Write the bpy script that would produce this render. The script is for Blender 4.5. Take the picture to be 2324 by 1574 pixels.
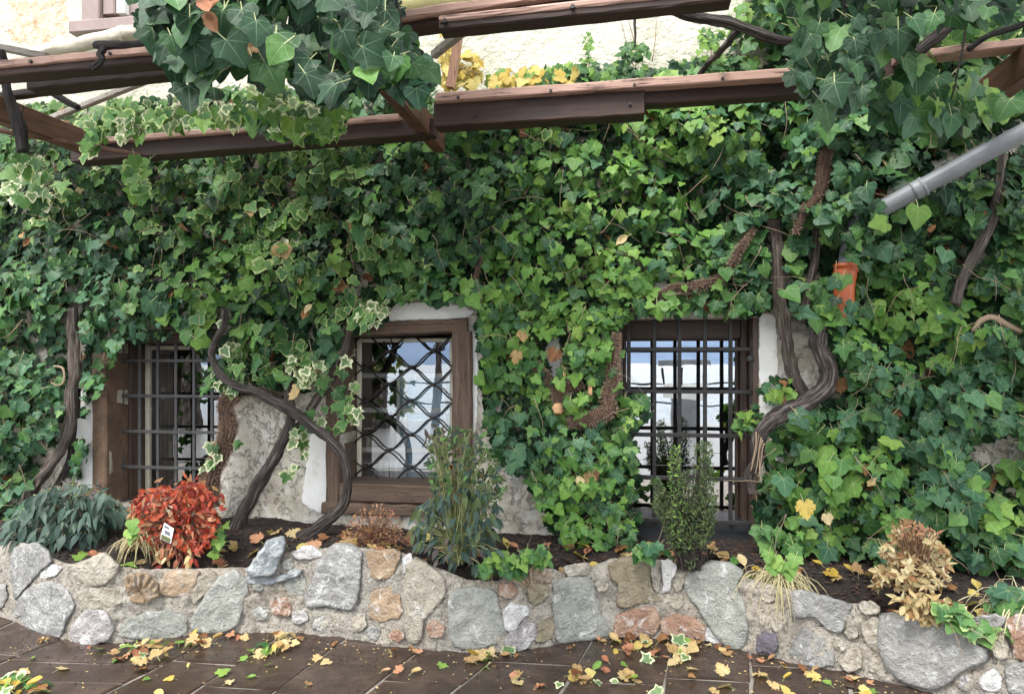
import bpy, bmesh, math, random
import numpy as np
from mathutils import Vector, Matrix, noise

random.seed(11)
rng = np.random.default_rng(11)
SC = bpy.context.scene
for o in list(bpy.data.objects):
    bpy.data.objects.remove(o, do_unlink=True)
COL = SC.collection
RAD = math.radians

# ------------------------------------------------------------------ camera
YAW = RAD(9.0)
EYE = Vector((0.0, -4.7, 1.5))
F, CX, HY = 1678.0, 1162.0, 825.0        # focal length, centre column and horizon row of a 2324 x 1574 view
cd = bpy.data.cameras.new('camera')
cd.sensor_width = 36.0
cd.lens = F / 2324.0 * 36.0
cd.shift_y = (HY - 787.0) / 2324.0
cd.clip_start = 0.05
cd.clip_end = 30000.0
cam = bpy.data.objects.new('camera', cd)
cam.location = EYE
cam.rotation_euler = (RAD(90), 0, YAW)
COL.objects.link(cam)
SC.camera = cam

# ------------------------------------------------------------------ sky
SUN_EL, SUN_AZ = RAD(57), RAD(200)        # azimuth clockwise from +Y
W = bpy.data.worlds.new('World')
SC.world = W
W.use_nodes = True
wn = W.node_tree
wn.nodes.clear()
wo = wn.nodes.new('ShaderNodeOutputWorld')
wb = wn.nodes.new('ShaderNodeBackground')
sky = wn.nodes.new('ShaderNodeTexSky')
sky.sky_type = 'NISHITA'
sky.sun_disc = False
sky.sun_elevation = SUN_EL
sky.sun_rotation = SUN_AZ
sky.air_density = 1.0
sky.dust_density = 3.0
sky.ozone_density = 1.0
wt = wn.nodes.new('ShaderNodeTexCoord')
wm = wn.nodes.new('ShaderNodeMapping')
wm.inputs['Scale'].default_value = (1.6, 1.6, 4.5)
wno = wn.nodes.new('ShaderNodeTexNoise')
wno.inputs['Scale'].default_value = 1.3
wno.inputs['Detail'].default_value = 6
wr = wn.nodes.new('ShaderNodeValToRGB')
wr.color_ramp.elements[0].position = 0.30
wr.color_ramp.elements[0].color = (0.45, 0.45, 0.45, 1)
wr.color_ramp.elements[1].position = 0.58
wmx = wn.nodes.new('ShaderNodeMixRGB')
wmx.inputs[2].default_value = (8.6, 8.9, 9.2, 1)      # the overcast cloud deck
wn.links.new(wt.outputs['Generated'], wm.inputs[0])
wn.links.new(wm.outputs[0], wno.inputs['Vector'])
wn.links.new(wno.outputs['Fac'], wr.inputs[0])
wn.links.new(wr.outputs[0], wmx.inputs[0])
wn.links.new(sky.outputs[0], wmx.inputs[1])
wn.links.new(wmx.outputs[0], wb.inputs[0])
wb.inputs[1].default_value = 0.105
wn.links.new(wb.outputs[0], wo.inputs[0])

# ------------------------------------------------------------------ sun (veiled)
sl = bpy.data.lights.new('sun', 'SUN')
sl.energy = 1.5
sl.angle = RAD(22)
sl.color = (1.0, 0.965, 0.91)
so = bpy.data.objects.new('sun', sl)
sd = Vector((math.sin(SUN_AZ) * math.cos(SUN_EL), math.cos(SUN_AZ) * math.cos(SUN_EL), math.sin(SUN_EL)))
so.rotation_euler = (-sd).to_track_quat('-Z', 'Y').to_euler()
so.location = sd * 30
COL.objects.link(so)

SC.view_settings.view_transform = 'Standard'
SC.view_settings.look = 'None'
SC.view_settings.exposure = 1.98
SC.view_settings.gamma = 1.0
SC.view_settings.use_curve_mapping = False
SC.cycles.max_bounces = 7
SC.cycles.transparent_max_bounces = 10

# ------------------------------------------------------------------ picture to place
FW = Vector((-math.sin(YAW), math.cos(YAW), 0))
RT = Vector((math.cos(YAW), math.sin(YAW), 0))
UP = Vector((0, 0, 1))

def ray(x, y):
    return FW + RT * ((x - CX) / F) + UP * ((HY - y) / F)
def PD(x, y, d):
    return EYE + ray(x, y) * d
def PY(x, y, Y):
    r = ray(x, y)
    return EYE + r * ((Y - EYE.y) / r.y)
def PZ(x, y, z):
    r = ray(x, y)
    return EYE + r * ((z - EYE.z) / r.z)
def PXX(p):
    v = p - EYE
    d = v.dot(FW)
    return CX + F * v.dot(RT) / d, HY - F * v.z / d, d

CXS = [0.0, 574.95, 1149.9, 1718.8]
RYS = {'t': 0.0, 'u': 332.9, 'm': 696.0, 'b': 1150.5}
def T(row, col, zx, zy):
    return CXS[col] + zx * 0.2691, RYS[row] + zy * 0.2691

# ------------------------------------------------------------------ objects
def link(o, parent=None):
    COL.objects.link(o)
    if parent is not None:
        o.parent = parent
        root = parent
        m = Matrix.Identity(4)
        chain = []
        while root is not None:
            chain.append(root)
            root = root.parent
        o.matrix_parent_inverse = WORLD[parent.name].inverted()
        WORLD[o.name] = WORLD[parent.name] @ WORLD[parent.name].inverted() @ o.matrix_basis
    else:
        WORLD[o.name] = o.matrix_basis.copy()
    return o
WORLD = {}

def thing(name, label, cat, loc=(0, 0, 0), group=None):
    o = bpy.data.objects.new(name, None)
    o.empty_display_size = 0.1
    o.location = loc
    o['label'] = label
    o['category'] = cat
    if group:
        o['group'] = group
    return link(o)

def tag(o, label=None, cat=None, group=None, kind=None):
    if label: o['label'] = label
    if cat: o['category'] = cat
    if group: o['group'] = group
    if kind: o['kind'] = kind
    return o

def empty_part(name, parent, loc=(0, 0, 0)):
    o = bpy.data.objects.new(name, None)
    o.empty_display_size = 0.05
    o.location = loc
    return link(o, parent)

def new_obj(name, me, parent=None, mat=None, smooth=False):
    if mat is not None and not me.materials:
        for m in (mat if isinstance(mat, (list, tuple)) else [mat]):
            me.materials.append(m)
    if smooth:
        me.polygons.foreach_set('use_smooth', [True] * len(me.polygons))
    o = bpy.data.objects.new(name, me)
    return link(o, parent)

class G:
    """collects geometry in world space"""
    def __init__(s):
        s.v, s.f, s.m, s.al = [], [], [], []
    def add(s, v, f, mi=0):
        b = len(s.v)
        s.v += [tuple(p) for p in v]
        s.f += [tuple(i + b for i in q) for q in f]
        s.m += [mi] * len(f)
        s.al += AL if len(AL) == len(v) else [(0.0, 0.0, 0.0)] * len(v)
        return s
    def mesh(s, name):
        me = bpy.data.meshes.new(name)
        me.from_pydata(s.v, [], s.f)
        if any(s.m):
            me.polygons.foreach_set('material_index', s.m)
        if any(a != (0.0, 0.0, 0.0) for a in s.al[:1] + s.al[-1:]):
            at = me.attributes.new('along', 'FLOAT_VECTOR', 'POINT')
            at.data.foreach_set('vector', [c for a in s.al for c in a])
        me.update()
        return me
    def build(s, name, mat, parent=None, smooth=False):
        me = s.mesh(name)
        for m in (mat if isinstance(mat, (list, tuple)) else [mat]):
            me.materials.append(m)
        return new_obj(name, me, parent, None, smooth)

def nz(x, y=0.0, z=0.0):
    return noise.noise(Vector((x, y, z)))

def catmull(pts, vals, step):
    """resample a polyline of Vectors with values"""
    P = [Vector(p) for p in pts]
    if len(P) == 2:
        n = max(2, int((P[1] - P[0]).length / step))
        return [P[0].lerp(P[1], i / n) for i in range(n + 1)], [vals[0] + (vals[1] - vals[0]) * i / n for i in range(n + 1)]
    out, ov = [], []
    for i in range(len(P) - 1):
        p0, p1, p2, p3 = P[max(i - 1, 0)], P[i], P[i + 1], P[min(i + 2, len(P) - 1)]
        n = max(1, int((p2 - p1).length / step))
        for k in range(n):
            t = k / n
            out.append(0.5 * ((2 * p1) + (p2 - p0) * t + (2 * p0 - 5 * p1 + 4 * p2 - p3) * t * t + (3 * p1 - p0 - 3 * p2 + p3) * t ** 3))
            ov.append(vals[i] + (vals[i + 1] - vals[i]) * t)
    out.append(P[-1]); ov.append(vals[-1])
    return out, ov

AL = []
def tube(pts, rad, seg=8, step=0.03, rough=0.0, ridges=0, twist=0.0, ramp=0.1, jit=0.0, cap=True, sd=0.0):
    if not isinstance(rad, (list, tuple)):
        rad = [rad] * len(pts)
    if len(rad) == 2 and len(pts) > 2:
        rad = [rad[0] + (rad[1] - rad[0]) * i / (len(pts) - 1) for i in range(len(pts))]
    P, R = catmull(pts, rad, step)
    v, f = [], []
    AL.clear()
    t = (P[1] - P[0]).normalized()
    a = Vector((0, 0, 1)) if abs(t.z) < 0.9 else Vector((1, 0, 0))
    u = t.cross(a).normalized()
    s = 0.0
    for i, p in enumerate(P):
        t2 = (P[min(i + 1, len(P) - 1)] - P[max(i - 1, 0)]).normalized()
        u = (u - t2 * u.dot(t2)).normalized()
        w = t2.cross(u)
        if i: s += (p - P[i - 1]).length
        q = p
        if jit:
            q = p + Vector((nz(s * 6, sd), nz(s * 6, sd + 9), nz(s * 6, sd + 17))) * jit
        for j in range(seg):
            an = 2 * math.pi * j / seg
            r = R[i]
            if rough:
                r *= 1 + rough * nz(math.cos(an) * 1.3 + sd, math.sin(an) * 1.3, s * 9) + rough * 0.6 * nz(s * 22, an * 2.2, sd)
            if ridges:
                r *= 1 + ramp * math.cos(ridges * an + twist * s) + ramp * 0.5 * math.cos((ridges * 2 + 1) * an - twist * 0.7 * s)
            v.append(q + (u * math.cos(an) + w * math.sin(an)) * r)
            AL.append((math.cos(an) * 0.03 + sd, math.sin(an) * 0.03, s))
    n = len(P)
    for i in range(n - 1):
        for j in range(seg):
            k = (j + 1) % seg
            f.append((i * seg + j, i * seg + k, (i + 1) * seg + k, (i + 1) * seg + j))
    if cap:
        f.append(tuple(range(seg - 1, -1, -1)))
        f.append(tuple(range((n - 1) * seg, n * seg)))
    return v, f

def bar(p0, p1, w, h, up=(0, 0, 1), seg=1, cham=0.006, jit=0.0, sd=0.0):
    """chamfered bar from p0 to p1; w across, h along up"""
    p0, p1 = Vector(p0), Vector(p1)
    t = (p1 - p0).normalized()
    up = Vector(up)
    up = (up - t * up.dot(t)).normalized()
    sde = t.cross(up)
    c = min(cham, w * .3, h * .3)
    pr = [(-w / 2 + c, -h / 2), (w / 2 - c, -h / 2), (w / 2, -h / 2 + c), (w / 2, h / 2 - c),
          (w / 2 - c, h / 2), (-w / 2 + c, h / 2), (-w / 2, h / 2 - c), (-w / 2, -h / 2 + c)]
    v, f = [], []
    L = (p1 - p0).length
    for i in range(seg + 1):
        q = p0 + t * (L * i / seg)
        for k, (a, b) in enumerate(pr):
            ja = jit * nz(i * 1.7 + sd, k * 3.1, 1.0) if jit else 0
            jb = jit * nz(i * 1.7 + sd, k * 3.1, 7.0) if jit else 0
            v.append(q + sde * (a + ja) + up * (b + jb))
    for i in range(seg):
        for k in range(8):
            k2 = (k + 1) % 8
            f.append((i * 8 + k, i * 8 + k2, (i + 1) * 8 + k2, (i + 1) * 8 + k))
    f.append(tuple(range(7, -1, -1)))
    f.append(tuple(range(seg * 8, seg * 8 + 8)))
    return v, f

def box(x0, x1, y0, y1, z0, z1, cham=0.004, seg=1, jit=0.0, sd=0.0, axis='z'):
    x0, x1 = min(x0, x1), max(x0, x1); z0, z1 = min(z0, z1), max(z0, z1); y0, y1 = min(y0, y1), max(y0, y1)
    if axis == 'z':
        return bar(((x0 + x1) / 2, (y0 + y1) / 2, z0), ((x0 + x1) / 2, (y0 + y1) / 2, z1), x1 - x0, y1 - y0, (0, 1, 0), seg, cham, jit, sd)
    return bar((x0, (y0 + y1) / 2, (z0 + z1) / 2), (x1, (y0 + y1) / 2, (z0 + z1) / 2), y1 - y0, z1 - z0, (0, 0, 1), seg, cham, jit, sd)

# ------------------------------------------------------------------ materials
def NT(name):
    m = bpy.data.materials.new(name)
    m.use_nodes = True
    nt = m.node_tree
    return m, nt, nt.nodes['Principled BSDF'], nt.nodes['Material Output']

def nd(nt, typ, inp=None, **kw):
    n = nt.nodes.new('ShaderNode' + typ)
    for k, v in kw.items():
        setattr(n, k, v)
    for k, v in (inp or {}).items():
        s = n.inputs[k]
        if hasattr(v, 'is_linked') or isinstance(v, bpy.types.NodeSocket):
            nt.links.new(v, s)
        else:
            s.default_value = v
    return n

def math_(nt, op, a, b=None, c=None):
    n = nt.nodes.new('ShaderNodeMath')
    n.operation = op
    for i, v in enumerate((a, b, c)):
        if v is None: continue
        if isinstance(v, bpy.types.NodeSocket): nt.links.new(v, n.inputs[i])
        else: n.inputs[i].default_value = v
    return n.outputs[0]

def ramp(nt, fac, stops, interp='LINEAR'):
    n = nt.nodes.new('ShaderNodeValToRGB')
    n.color_ramp.interpolation = interp
    e = n.color_ramp.elements
    while len(e) < len(stops): e.new(0.5)
    for i, (p, c) in enumerate(stops):
        e[i].position = p
        e[i].color = (c[0], c[1], c[2], 1) if not isinstance(c, (int, float)) else (c, c, c, 1)
    nt.links.new(fac, n.inputs[0])
    return n.outputs[0]

def mix(nt, fac, a, b, mode='MIX'):
    n = nt.nodes.new('ShaderNodeMixRGB')
    n.blend_type = mode
    for i, v in enumerate((fac, a, b)):
        if isinstance(v, bpy.types.NodeSocket): nt.links.new(v, n.inputs[i])
        elif i == 0: n.inputs[0].default_value = v
        else: n.inputs[i].default_value = (v[0], v[1], v[2], 1)
    return n.outputs[0]

def coords(nt, scale=(1, 1, 1), space='Object', rnd=False):
    tc = nd(nt, 'TexCoord')
    v = tc.outputs[space]
    if rnd:
        oi = nd(nt, 'ObjectInfo')
        sc_ = nd(nt, 'VectorMath', operation='SCALE')
        cmb = nd(nt, 'CombineXYZ', {0: oi.outputs['Random'], 1: oi.outputs['Random'], 2: oi.outputs['Random']})
        nt.links.new(cmb.outputs[0], sc_.inputs[0]); sc_.inputs['Scale'].default_value = 37.0
        ad = nd(nt, 'VectorMath', {0: v, 1: sc_.outputs[0]}, operation='ADD')
        v = ad.outputs[0]
    mp = nd(nt, 'Mapping', {'Vector': v, 'Scale': scale})
    return mp.outputs[0]

def noi(nt, vec, scale, detail=4, rough=0.55, dist=0.0):
    n = nd(nt, 'TexNoise', {'Vector': vec, 'Scale': scale, 'Detail': detail, 'Roughness': rough, 'Distortion': dist})
    return n.outputs['Fac']

def bump(nt, bs, h, strength=0.4, dist=0.01):
    b = nd(nt, 'Bump', {'Height': h, 'Strength': strength, 'Distance': dist})
    nt.links.new(b.outputs[0], bs.inputs['Normal'])

def setc(nt, bs, col, rough=0.7, spec=None, metal=None):
    if isinstance(col, bpy.types.NodeSocket): nt.links.new(col, bs.inputs['Base Color'])
    else: bs.inputs['Base Color'].default_value = (col[0], col[1], col[2], 1)
    if isinstance(rough, bpy.types.NodeSocket): nt.links.new(rough, bs.inputs['Roughness'])
    else: bs.inputs['Roughness'].default_value = rough
    if spec is not None: bs.inputs['Specular IOR Level'].default_value = spec
    if metal is not None: bs.inputs['Metallic'].default_value = metal

M = {}
def simple(name, c0, c1, scale=8, rough=0.7, bs_=0.25, bd=0.005, stretch=(1, 1, 1), spec=None, metal=None, detail=5, rnd=True):
    m, nt, b, o = NT(name)
    v = coords(nt, stretch, rnd=rnd)
    n = noi(nt, v, scale, detail, 0.6)
    n2 = noi(nt, v, scale * 6, 3, 0.6)
    c = ramp(nt, n, [(0.3, c0), (0.7, c1)])
    c = mix(nt, math_(nt, 'MULTIPLY', n2, 0.35), c, tuple(x * 0.6 for x in c0))
    setc(nt, b, c, rough, spec, metal)
    if bs_: bump(nt, b, math_(nt, 'ADD', n, n2), bs_, bd)
    M[name] = m
    return m

# --- plaster, walls
def wall_mats():
    m, nt, b, o = NT('white_plaster')
    v = coords(nt)
    n = noi(nt, v, 5, 6, 0.65); n2 = noi(nt, v, 38, 4, 0.6)
    c = ramp(nt, n, [(0.28, (0.50, 0.47, 0.42)), (0.42, (0.74, 0.73, 0.70)), (0.7, (0.82, 0.82, 0.80))])
    setc(nt, b, c, 0.9)
    bump(nt, b, math_(nt, 'ADD', n, math_(nt, 'MULTIPLY', n2, 0.6)), 0.5, 0.01)
    M['white_plaster'] = m
    # upper stucco: white rough-cast, older bare blotch in the corner
    m, nt, b, o = NT('rough_stucco')
    v = coords(nt)
    n = noi(nt, v, 16, 4, 0.6, 0.4); n2 = noi(nt, v, 55, 3, 0.6); n3 = noi(nt, v, 2.2, 5, 0.65)
    c = ramp(nt, n3, [(0.3, (0.38, 0.365, 0.28)), (0.6, (0.52, 0.505, 0.42))])
    # flaked blotch
    sx = nd(nt, 'SeparateXYZ', {0: v})
    dx = math_(nt, 'DIVIDE', math_(nt, 'SUBTRACT', sx.outputs[0], PY(90, 40, 0).x), 0.34)
    dz = math_(nt, 'DIVIDE', math_(nt, 'SUBTRACT', sx.outputs[2], PY(90, 40, 0).z), 0.30)
    r = math_(nt, 'SQRT', math_(nt, 'ADD', math_(nt, 'MULTIPLY', dx, dx), math_(nt, 'MULTIPLY', dz, dz)))
    n4 = noi(nt, v, 9, 6, 0.75, 0.8)
    msk = ramp(nt, math_(nt, 'ADD', math_(nt, 'MULTIPLY', r, 0.38), math_(nt, 'MULTIPLY', n4, 0.9)), [(0.66, 1.0), (0.72, 0.0)])
    msk2 = ramp(nt, noi(nt, v, 22, 5, 0.8), [(0.42, 0.0), (0.5, 1.0)])
    bare = ramp(nt, n4, [(0.35, (0.36, 0.22, 0.12)), (0.6, (0.55, 0.45, 0.33))])
    c = mix(nt, math_(nt, 'MULTIPLY', msk, msk2), c, bare)
    setc(nt, b, c, 0.92)
    bump(nt, b, math_(nt, 'ADD', n, math_(nt, 'MULTIPLY', n2, 0.35)), 0.8, 0.03)
    M['rough_stucco'] = m
    # old bare masonry render
    m, nt, b, o = NT('old_render')
    v = coords(nt)
    n = noi(nt, v, 3.2, 8, 0.62, 0.1); n2 = noi(nt, v, 26, 5, 0.65); n3 = noi(nt, v, 6, 6, 0.65, 0.2)
    c = ramp(nt, n, [(0.3, (0.17, 0.145, 0.115)), (0.42, (0.38, 0.34, 0.275)), (0.55, (0.52, 0.48, 0.405)), (0.72, (0.62, 0.59, 0.53))])
    ck = ramp(nt, noi(nt, v, 4.0, 9, 0.75, 0.3), [(0.49, 1.0), (0.5, 0.0), (0.51, 1.0)])
    c = mix(nt, math_(nt, 'MULTIPLY', math_(nt, 'SUBTRACT', 1.0, ck), 0.12), c, (0.09, 0.07, 0.055))
    c = mix(nt, ramp(nt, n3, [(0.52, 0.0), (0.6, 0.8)]), c, (0.60, 0.58, 0.53))
    setc(nt, b, c, 0.93)
    h = math_(nt, 'ADD', math_(nt, 'ADD', n, math_(nt, 'MULTIPLY', n2, 0.4)), math_(nt, 'MULTIPLY', ck, 0.25))
    bump(nt, b, h, 0.9, 0.04)
    M['old_render'] = m
wall_mats()

def wood(name, c0, c1, c2, axis, rough=0.75, worn=None, gs=1.0):
    m, nt, b, o = NT(name)
    sc = {'x': (1.2, 26, 26), 'z': (26, 26, 1.2), 'y': (26, 1.2, 26)}[axis]
    v = coords(nt, sc, rnd=True)
    n = noi(nt, v, 1.6 * gs, 6, 0.65, 0.3)
    v2 = coords(nt, (1, 1, 1), rnd=True)
    n2 = noi(nt, v2, 5, 4, 0.6)
    c = ramp(nt, n, [(0.25, c0), (0.5, c1), (0.75, c2)])
    c = mix(nt, math_(nt, 'MULTIPLY', n2, 0.6), c, tuple(x * 0.5 for x in c0))
    spl = noi(nt, v, 1.1 * gs, 3, 0.5, 0.2)
    c = mix(nt, ramp(nt, spl, [(0.485, 0.0), (0.5, 0.75), (0.512, 0.0)]), c, (0.012, 0.006, 0.004))
    if worn:                                   # bleached, flaking finish on the weather side
        fl = noi(nt, v, 3.4, 6, 0.75, 0.6)
        flm = ramp(nt, math_(nt, 'ADD', math_(nt, 'MULTIPLY', fl, 0.8), math_(nt, 'MULTIPLY', n2, 0.4)), [(0.485, 0.0), (0.56, 0.9)])
        c = mix(nt, flm, c, worn)
    setc(nt, b, c, rough)
    bump(nt, b, n, 0.55, 0.006)
    M[name] = m
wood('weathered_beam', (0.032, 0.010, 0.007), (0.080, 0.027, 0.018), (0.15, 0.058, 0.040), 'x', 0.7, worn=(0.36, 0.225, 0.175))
wood('dark_beam', (0.012, 0.005, 0.003), (0.034, 0.013, 0.008), (0.07, 0.030, 0.017), 'x', 0.7)  # same timber, darkened to paint the shade beneath the cap planks
wood('joist_wood', (0.055, 0.022, 0.013), (0.13, 0.056, 0.034), (0.20, 0.10, 0.062), 'y', 0.65)
wood('grey_slat', (0.22, 0.19, 0.16), (0.36, 0.32, 0.28), (0.48, 0.44, 0.40), 'x', 0.85)
wood('raw_pine', (0.42, 0.22, 0.14), (0.55, 0.32, 0.21), (0.62, 0.40, 0.28), 'z', 0.8)
wood('oak_post', (0.055, 0.036, 0.026), (0.145, 0.095, 0.066), (0.24, 0.165, 0.12), 'z', 0.85, gs=1.3)
wood('oak_lintel', (0.055, 0.036, 0.026), (0.145, 0.095, 0.066), (0.22, 0.15, 0.11), 'x', 0.85)
wood('brown_frame', (0.045, 0.026, 0.018), (0.085, 0.050, 0.035), (0.13, 0.078, 0.055), 'z', 0.55)
wood('brown_frame_flat', (0.045, 0.026, 0.018), (0.085, 0.050, 0.035), (0.13, 0.078, 0.055), 'x', 0.55)
simple('wet_promenade', (0.09, 0.09, 0.09), (0.15, 0.15, 0.148), 1.5, 0.35, 0.1, 0.01)
simple('brown_stone', (0.09, 0.055, 0.035), (0.20, 0.13, 0.085), 9, 0.85, 0.7, 0.012)
simple('mauve_paint', (0.20, 0.145, 0.13), (0.29, 0.22, 0.20), 6, 0.6, 0.2, 0.003)
simple('cream_paint', (0.52, 0.47, 0.36), (0.70, 0.66, 0.54), 7, 0.5, 0.15, 0.002)
simple('white_paint', (0.66, 0.66, 0.63), (0.78, 0.78, 0.76), 7, 0.45, 0.1, 0.002)
simple('iron', (0.012, 0.011, 0.011), (0.035, 0.031, 0.029), 40, 0.5, 0.35, 0.002, metal=0.25)
simple('grey_iron', (0.045, 0.045, 0.046), (0.085, 0.084, 0.084), 40, 0.55, 0.3, 0.002, metal=0.2)
simple('black_board', (0.012, 0.013, 0.016), (0.028, 0.029, 0.034), 10, 0.55, 0.15, 0.003)
simple('pvc_grey', (0.15, 0.16, 0.175), (0.23, 0.24, 0.255), 5, 0.42, 0.08, 0.002)
simple('pvc_orange', (0.38, 0.075, 0.018), (0.46, 0.11, 0.032), 5, 0.45, 0.08, 0.002)
simple('cream_canvas', (0.50, 0.45, 0.36), (0.66, 0.61, 0.51), 6, 0.85, 0.35, 0.01)
simple('yellow_canvas', (0.55, 0.47, 0.20), (0.66, 0.58, 0.30), 5, 0.8, 0.2, 0.01)
simple('soil', (0.010, 0.007, 0.006), (0.042, 0.026, 0.020), 22, 0.88, 1.0, 0.03)
simple('mulch', (0.018, 0.010, 0.007), (0.075, 0.036, 0.022), 30, 0.85, 0.5, 0.004)
simple('inner_wall', (0.10, 0.09, 0.08), (0.14, 0.125, 0.11), 3, 0.9, 0.0)
simple('inner_wood', (0.16, 0.085, 0.045), (0.26, 0.15, 0.09), 6, 0.6, 0.2, 0.003, stretch=(8, 8, 1))
simple('reflected_sky', (0.35, 0.58, 0.80), (0.60, 0.76, 0.86), 2.5, 0.6, 0.0)
simple('grey_curtain', (0.10, 0.105, 0.10), (0.17, 0.17, 0.16), 6, 0.9, 0.2, 0.003, stretch=(14, 14, 1))
simple('paper', (0.70, 0.70, 0.72), (0.78, 0.78, 0.80), 9, 0.8, 0.0)
simple('ink', (0.10, 0.10, 0.13), (0.14, 0.14, 0.17), 9, 0.8, 0.0)

def bark(name, c0, c1, c2, st=120, bs_=1.0):
    m, nt, b, o = NT(name)
    at = nd(nt, 'Attribute', attribute_name='along')
    v = nd(nt, 'Mapping', {'Vector': at.outputs['Vector'], 'Scale': (1, 1, 1)}).outputs[0]
    n = noi(nt, nd(nt, 'Mapping', {'Vector': v, 'Scale': (st, st, 6.0)}).outputs[0], 1.0, 6, 0.68, 0.6)
    v2 = coords(nt, (1, 1, 1))
    n2 = noi(nt, v2, 11, 4, 0.6)
    c = ramp(nt, n, [(0.36, c0), (0.50, c1), (0.64, c2)])
    c = mix(nt, math_(nt, 'MULTIPLY', n2, 0.45), c, c0)
    setc(nt, b, c, 0.85)
    bump(nt, b, n, bs_, 0.05)
    M[name] = m
bark('bark_grey', (0.035, 0.024, 0.019), (0.125, 0.095, 0.075), (0.32, 0.27, 0.235))
bark('bark_dark', (0.010, 0.006, 0.005), (0.052, 0.036, 0.030), (0.26, 0.22, 0.20))
bark('bark_black', (0.008, 0.006, 0.006), (0.024, 0.018, 0.016), (0.085, 0.07, 0.064))
bark('bark_root', (0.045, 0.023, 0.014), (0.13, 0.068, 0.042), (0.20, 0.125, 0.085), 150)
bark('twig_tan', (0.16, 0.11, 0.07), (0.28, 0.20, 0.13), (0.40, 0.31, 0.22), 120, 0.4)
simple('rootlet', (0.14, 0.088, 0.06), (0.40, 0.275, 0.195), 60, 0.85, 0.0)
simple('cut_wood', (0.42, 0.22, 0.10), (0.58, 0.36, 0.20), 30, 0.8, 0.2, 0.002)

def glass_mat(name, refl, tint=(0.93, 0.96, 0.96)):
    m, nt, b, o = NT(name)
    nt.nodes.remove(b)
    v = coords(nt, (1, 1, 1))
    h = noi(nt, v, 2.6, 2, 0.4)
    bp = nd(nt, 'Bump', {'Height': h, 'Strength': 0.06, 'Distance': 0.02})
    gl = nd(nt, 'BsdfGlossy', {'Color': (1, 1, 1, 1), 'Roughness': 0.0, 'Normal': bp.outputs[0]})
    tr = nd(nt, 'BsdfTransparent', {'Color': (*tint, 1)})
    fr = nd(nt, 'Fresnel', {'IOR': 1.5, 'Normal': bp.outputs[0]})
    fac = math_(nt, 'ADD', math_(nt, 'MULTIPLY', fr.outputs[0], 1.2), refl)
    mx = nd(nt, 'MixShader', {0: fac, 1: tr.outputs[0], 2: gl.outputs[0]})
    nt.links.new(mx.outputs[0], o.inputs[0])
    M[name] = m
glass_mat('window_glass', 0.26)
glass_mat('window_glass_mid', 0.33)
glass_mat('window_glass_strong', 0.52)

# --- stones
def stone_mat(name, c0, c1, c2, white=0.0, vein=False):
    m, nt, b, o = NT(name)
    v = coords(nt, (1, 1, 1), rnd=True)
    n = noi(nt, v, 7, 7, 0.62, 0.5); n2 = noi(nt, v, 55, 4, 0.65); n3 = noi(nt, v, 16, 5, 0.7, 0.9)
    c = ramp(nt, n, [(0.28, c0), (0.5, c1), (0.72, c2)])
    c = mix(nt, math_(nt, 'MULTIPLY', n2, 0.5), c, tuple(x * 0.55 for x in c0))
    if white:
        wm_ = ramp(nt, n3, [(0.56 - white * 0.25, 0.0), (0.74 - white * 0.2, 1.0)])
        c = mix(nt, math_(nt, 'MULTIPLY', wm_, 0.75), c, (0.60, 0.60, 0.58))
    if vein:
        w = noi(nt, nd(nt, 'Mapping', {'Vector': v, 'Scale': (3.0, 3.0, 9.0), 'Rotation': (0.3, 0.6, 0.2)}).outputs[0], 2.0, 7, 0.7, 1.2)
        c = mix(nt, ramp(nt, w, [(0.50, 0.0), (0.57, 0.4), (0.62, 0.1)]), c, (0.50, 0.50, 0.48))
    pit = noi(nt, v, 120, 2, 0.5)
    c = mix(nt, ramp(nt, pit, [(0.30, 0.55), (0.42, 0.0)]), c, (0.06, 0.055, 0.05))
    setc(nt, b, c, 0.72)
    bump(nt, b, math_(nt, 'ADD', math_(nt, 'ADD', n, math_(nt, 'MULTIPLY', n3, 0.8)), math_(nt, 'MULTIPLY', n2, 0.5)), 1.0, 0.03)
    M[name] = m
stone_mat('stone_grey', (0.16, 0.155, 0.145), (0.26, 0.255, 0.24), (0.35, 0.345, 0.325), 0.1)
stone_mat('stone_green', (0.19, 0.195, 0.17), (0.275, 0.28, 0.25), (0.35, 0.35, 0.315), 0.02)
stone_mat('stone_vein', (0.13, 0.128, 0.122), (0.22, 0.218, 0.21), (0.31, 0.305, 0.295), 0.08, True)
stone_mat('stone_white', (0.30, 0.29, 0.29), (0.50, 0.49, 0.48), (0.68, 0.68, 0.68), 0.4)
stone_mat('stone_beige', (0.22, 0.195, 0.15), (0.34, 0.305, 0.245), (0.45, 0.41, 0.34), 0.05)
stone_mat('stone_olive', (0.15, 0.125, 0.075), (0.25, 0.21, 0.14), (0.34, 0.30, 0.22), 0.0)
stone_mat('stone_orange', (0.20, 0.135, 0.08), (0.34, 0.245, 0.155), (0.45, 0.36, 0.26), 0.12)
stone_mat('stone_rust', (0.19, 0.105, 0.065), (0.31, 0.185, 0.125), (0.42, 0.31, 0.23), 0.2)
stone_mat('stone_purple', (0.08, 0.068, 0.085), (0.135, 0.115, 0.14), (0.19, 0.165, 0.19), 0.0)
stone_mat('stone_mauve', (0.19, 0.165, 0.165), (0.30, 0.275, 0.275), (0.42, 0.40, 0.40), 0.3)
stone_mat('stone_blue', (0.11, 0.13, 0.145), (0.26, 0.285, 0.30), (0.45, 0.475, 0.49), 0.3)
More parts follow.
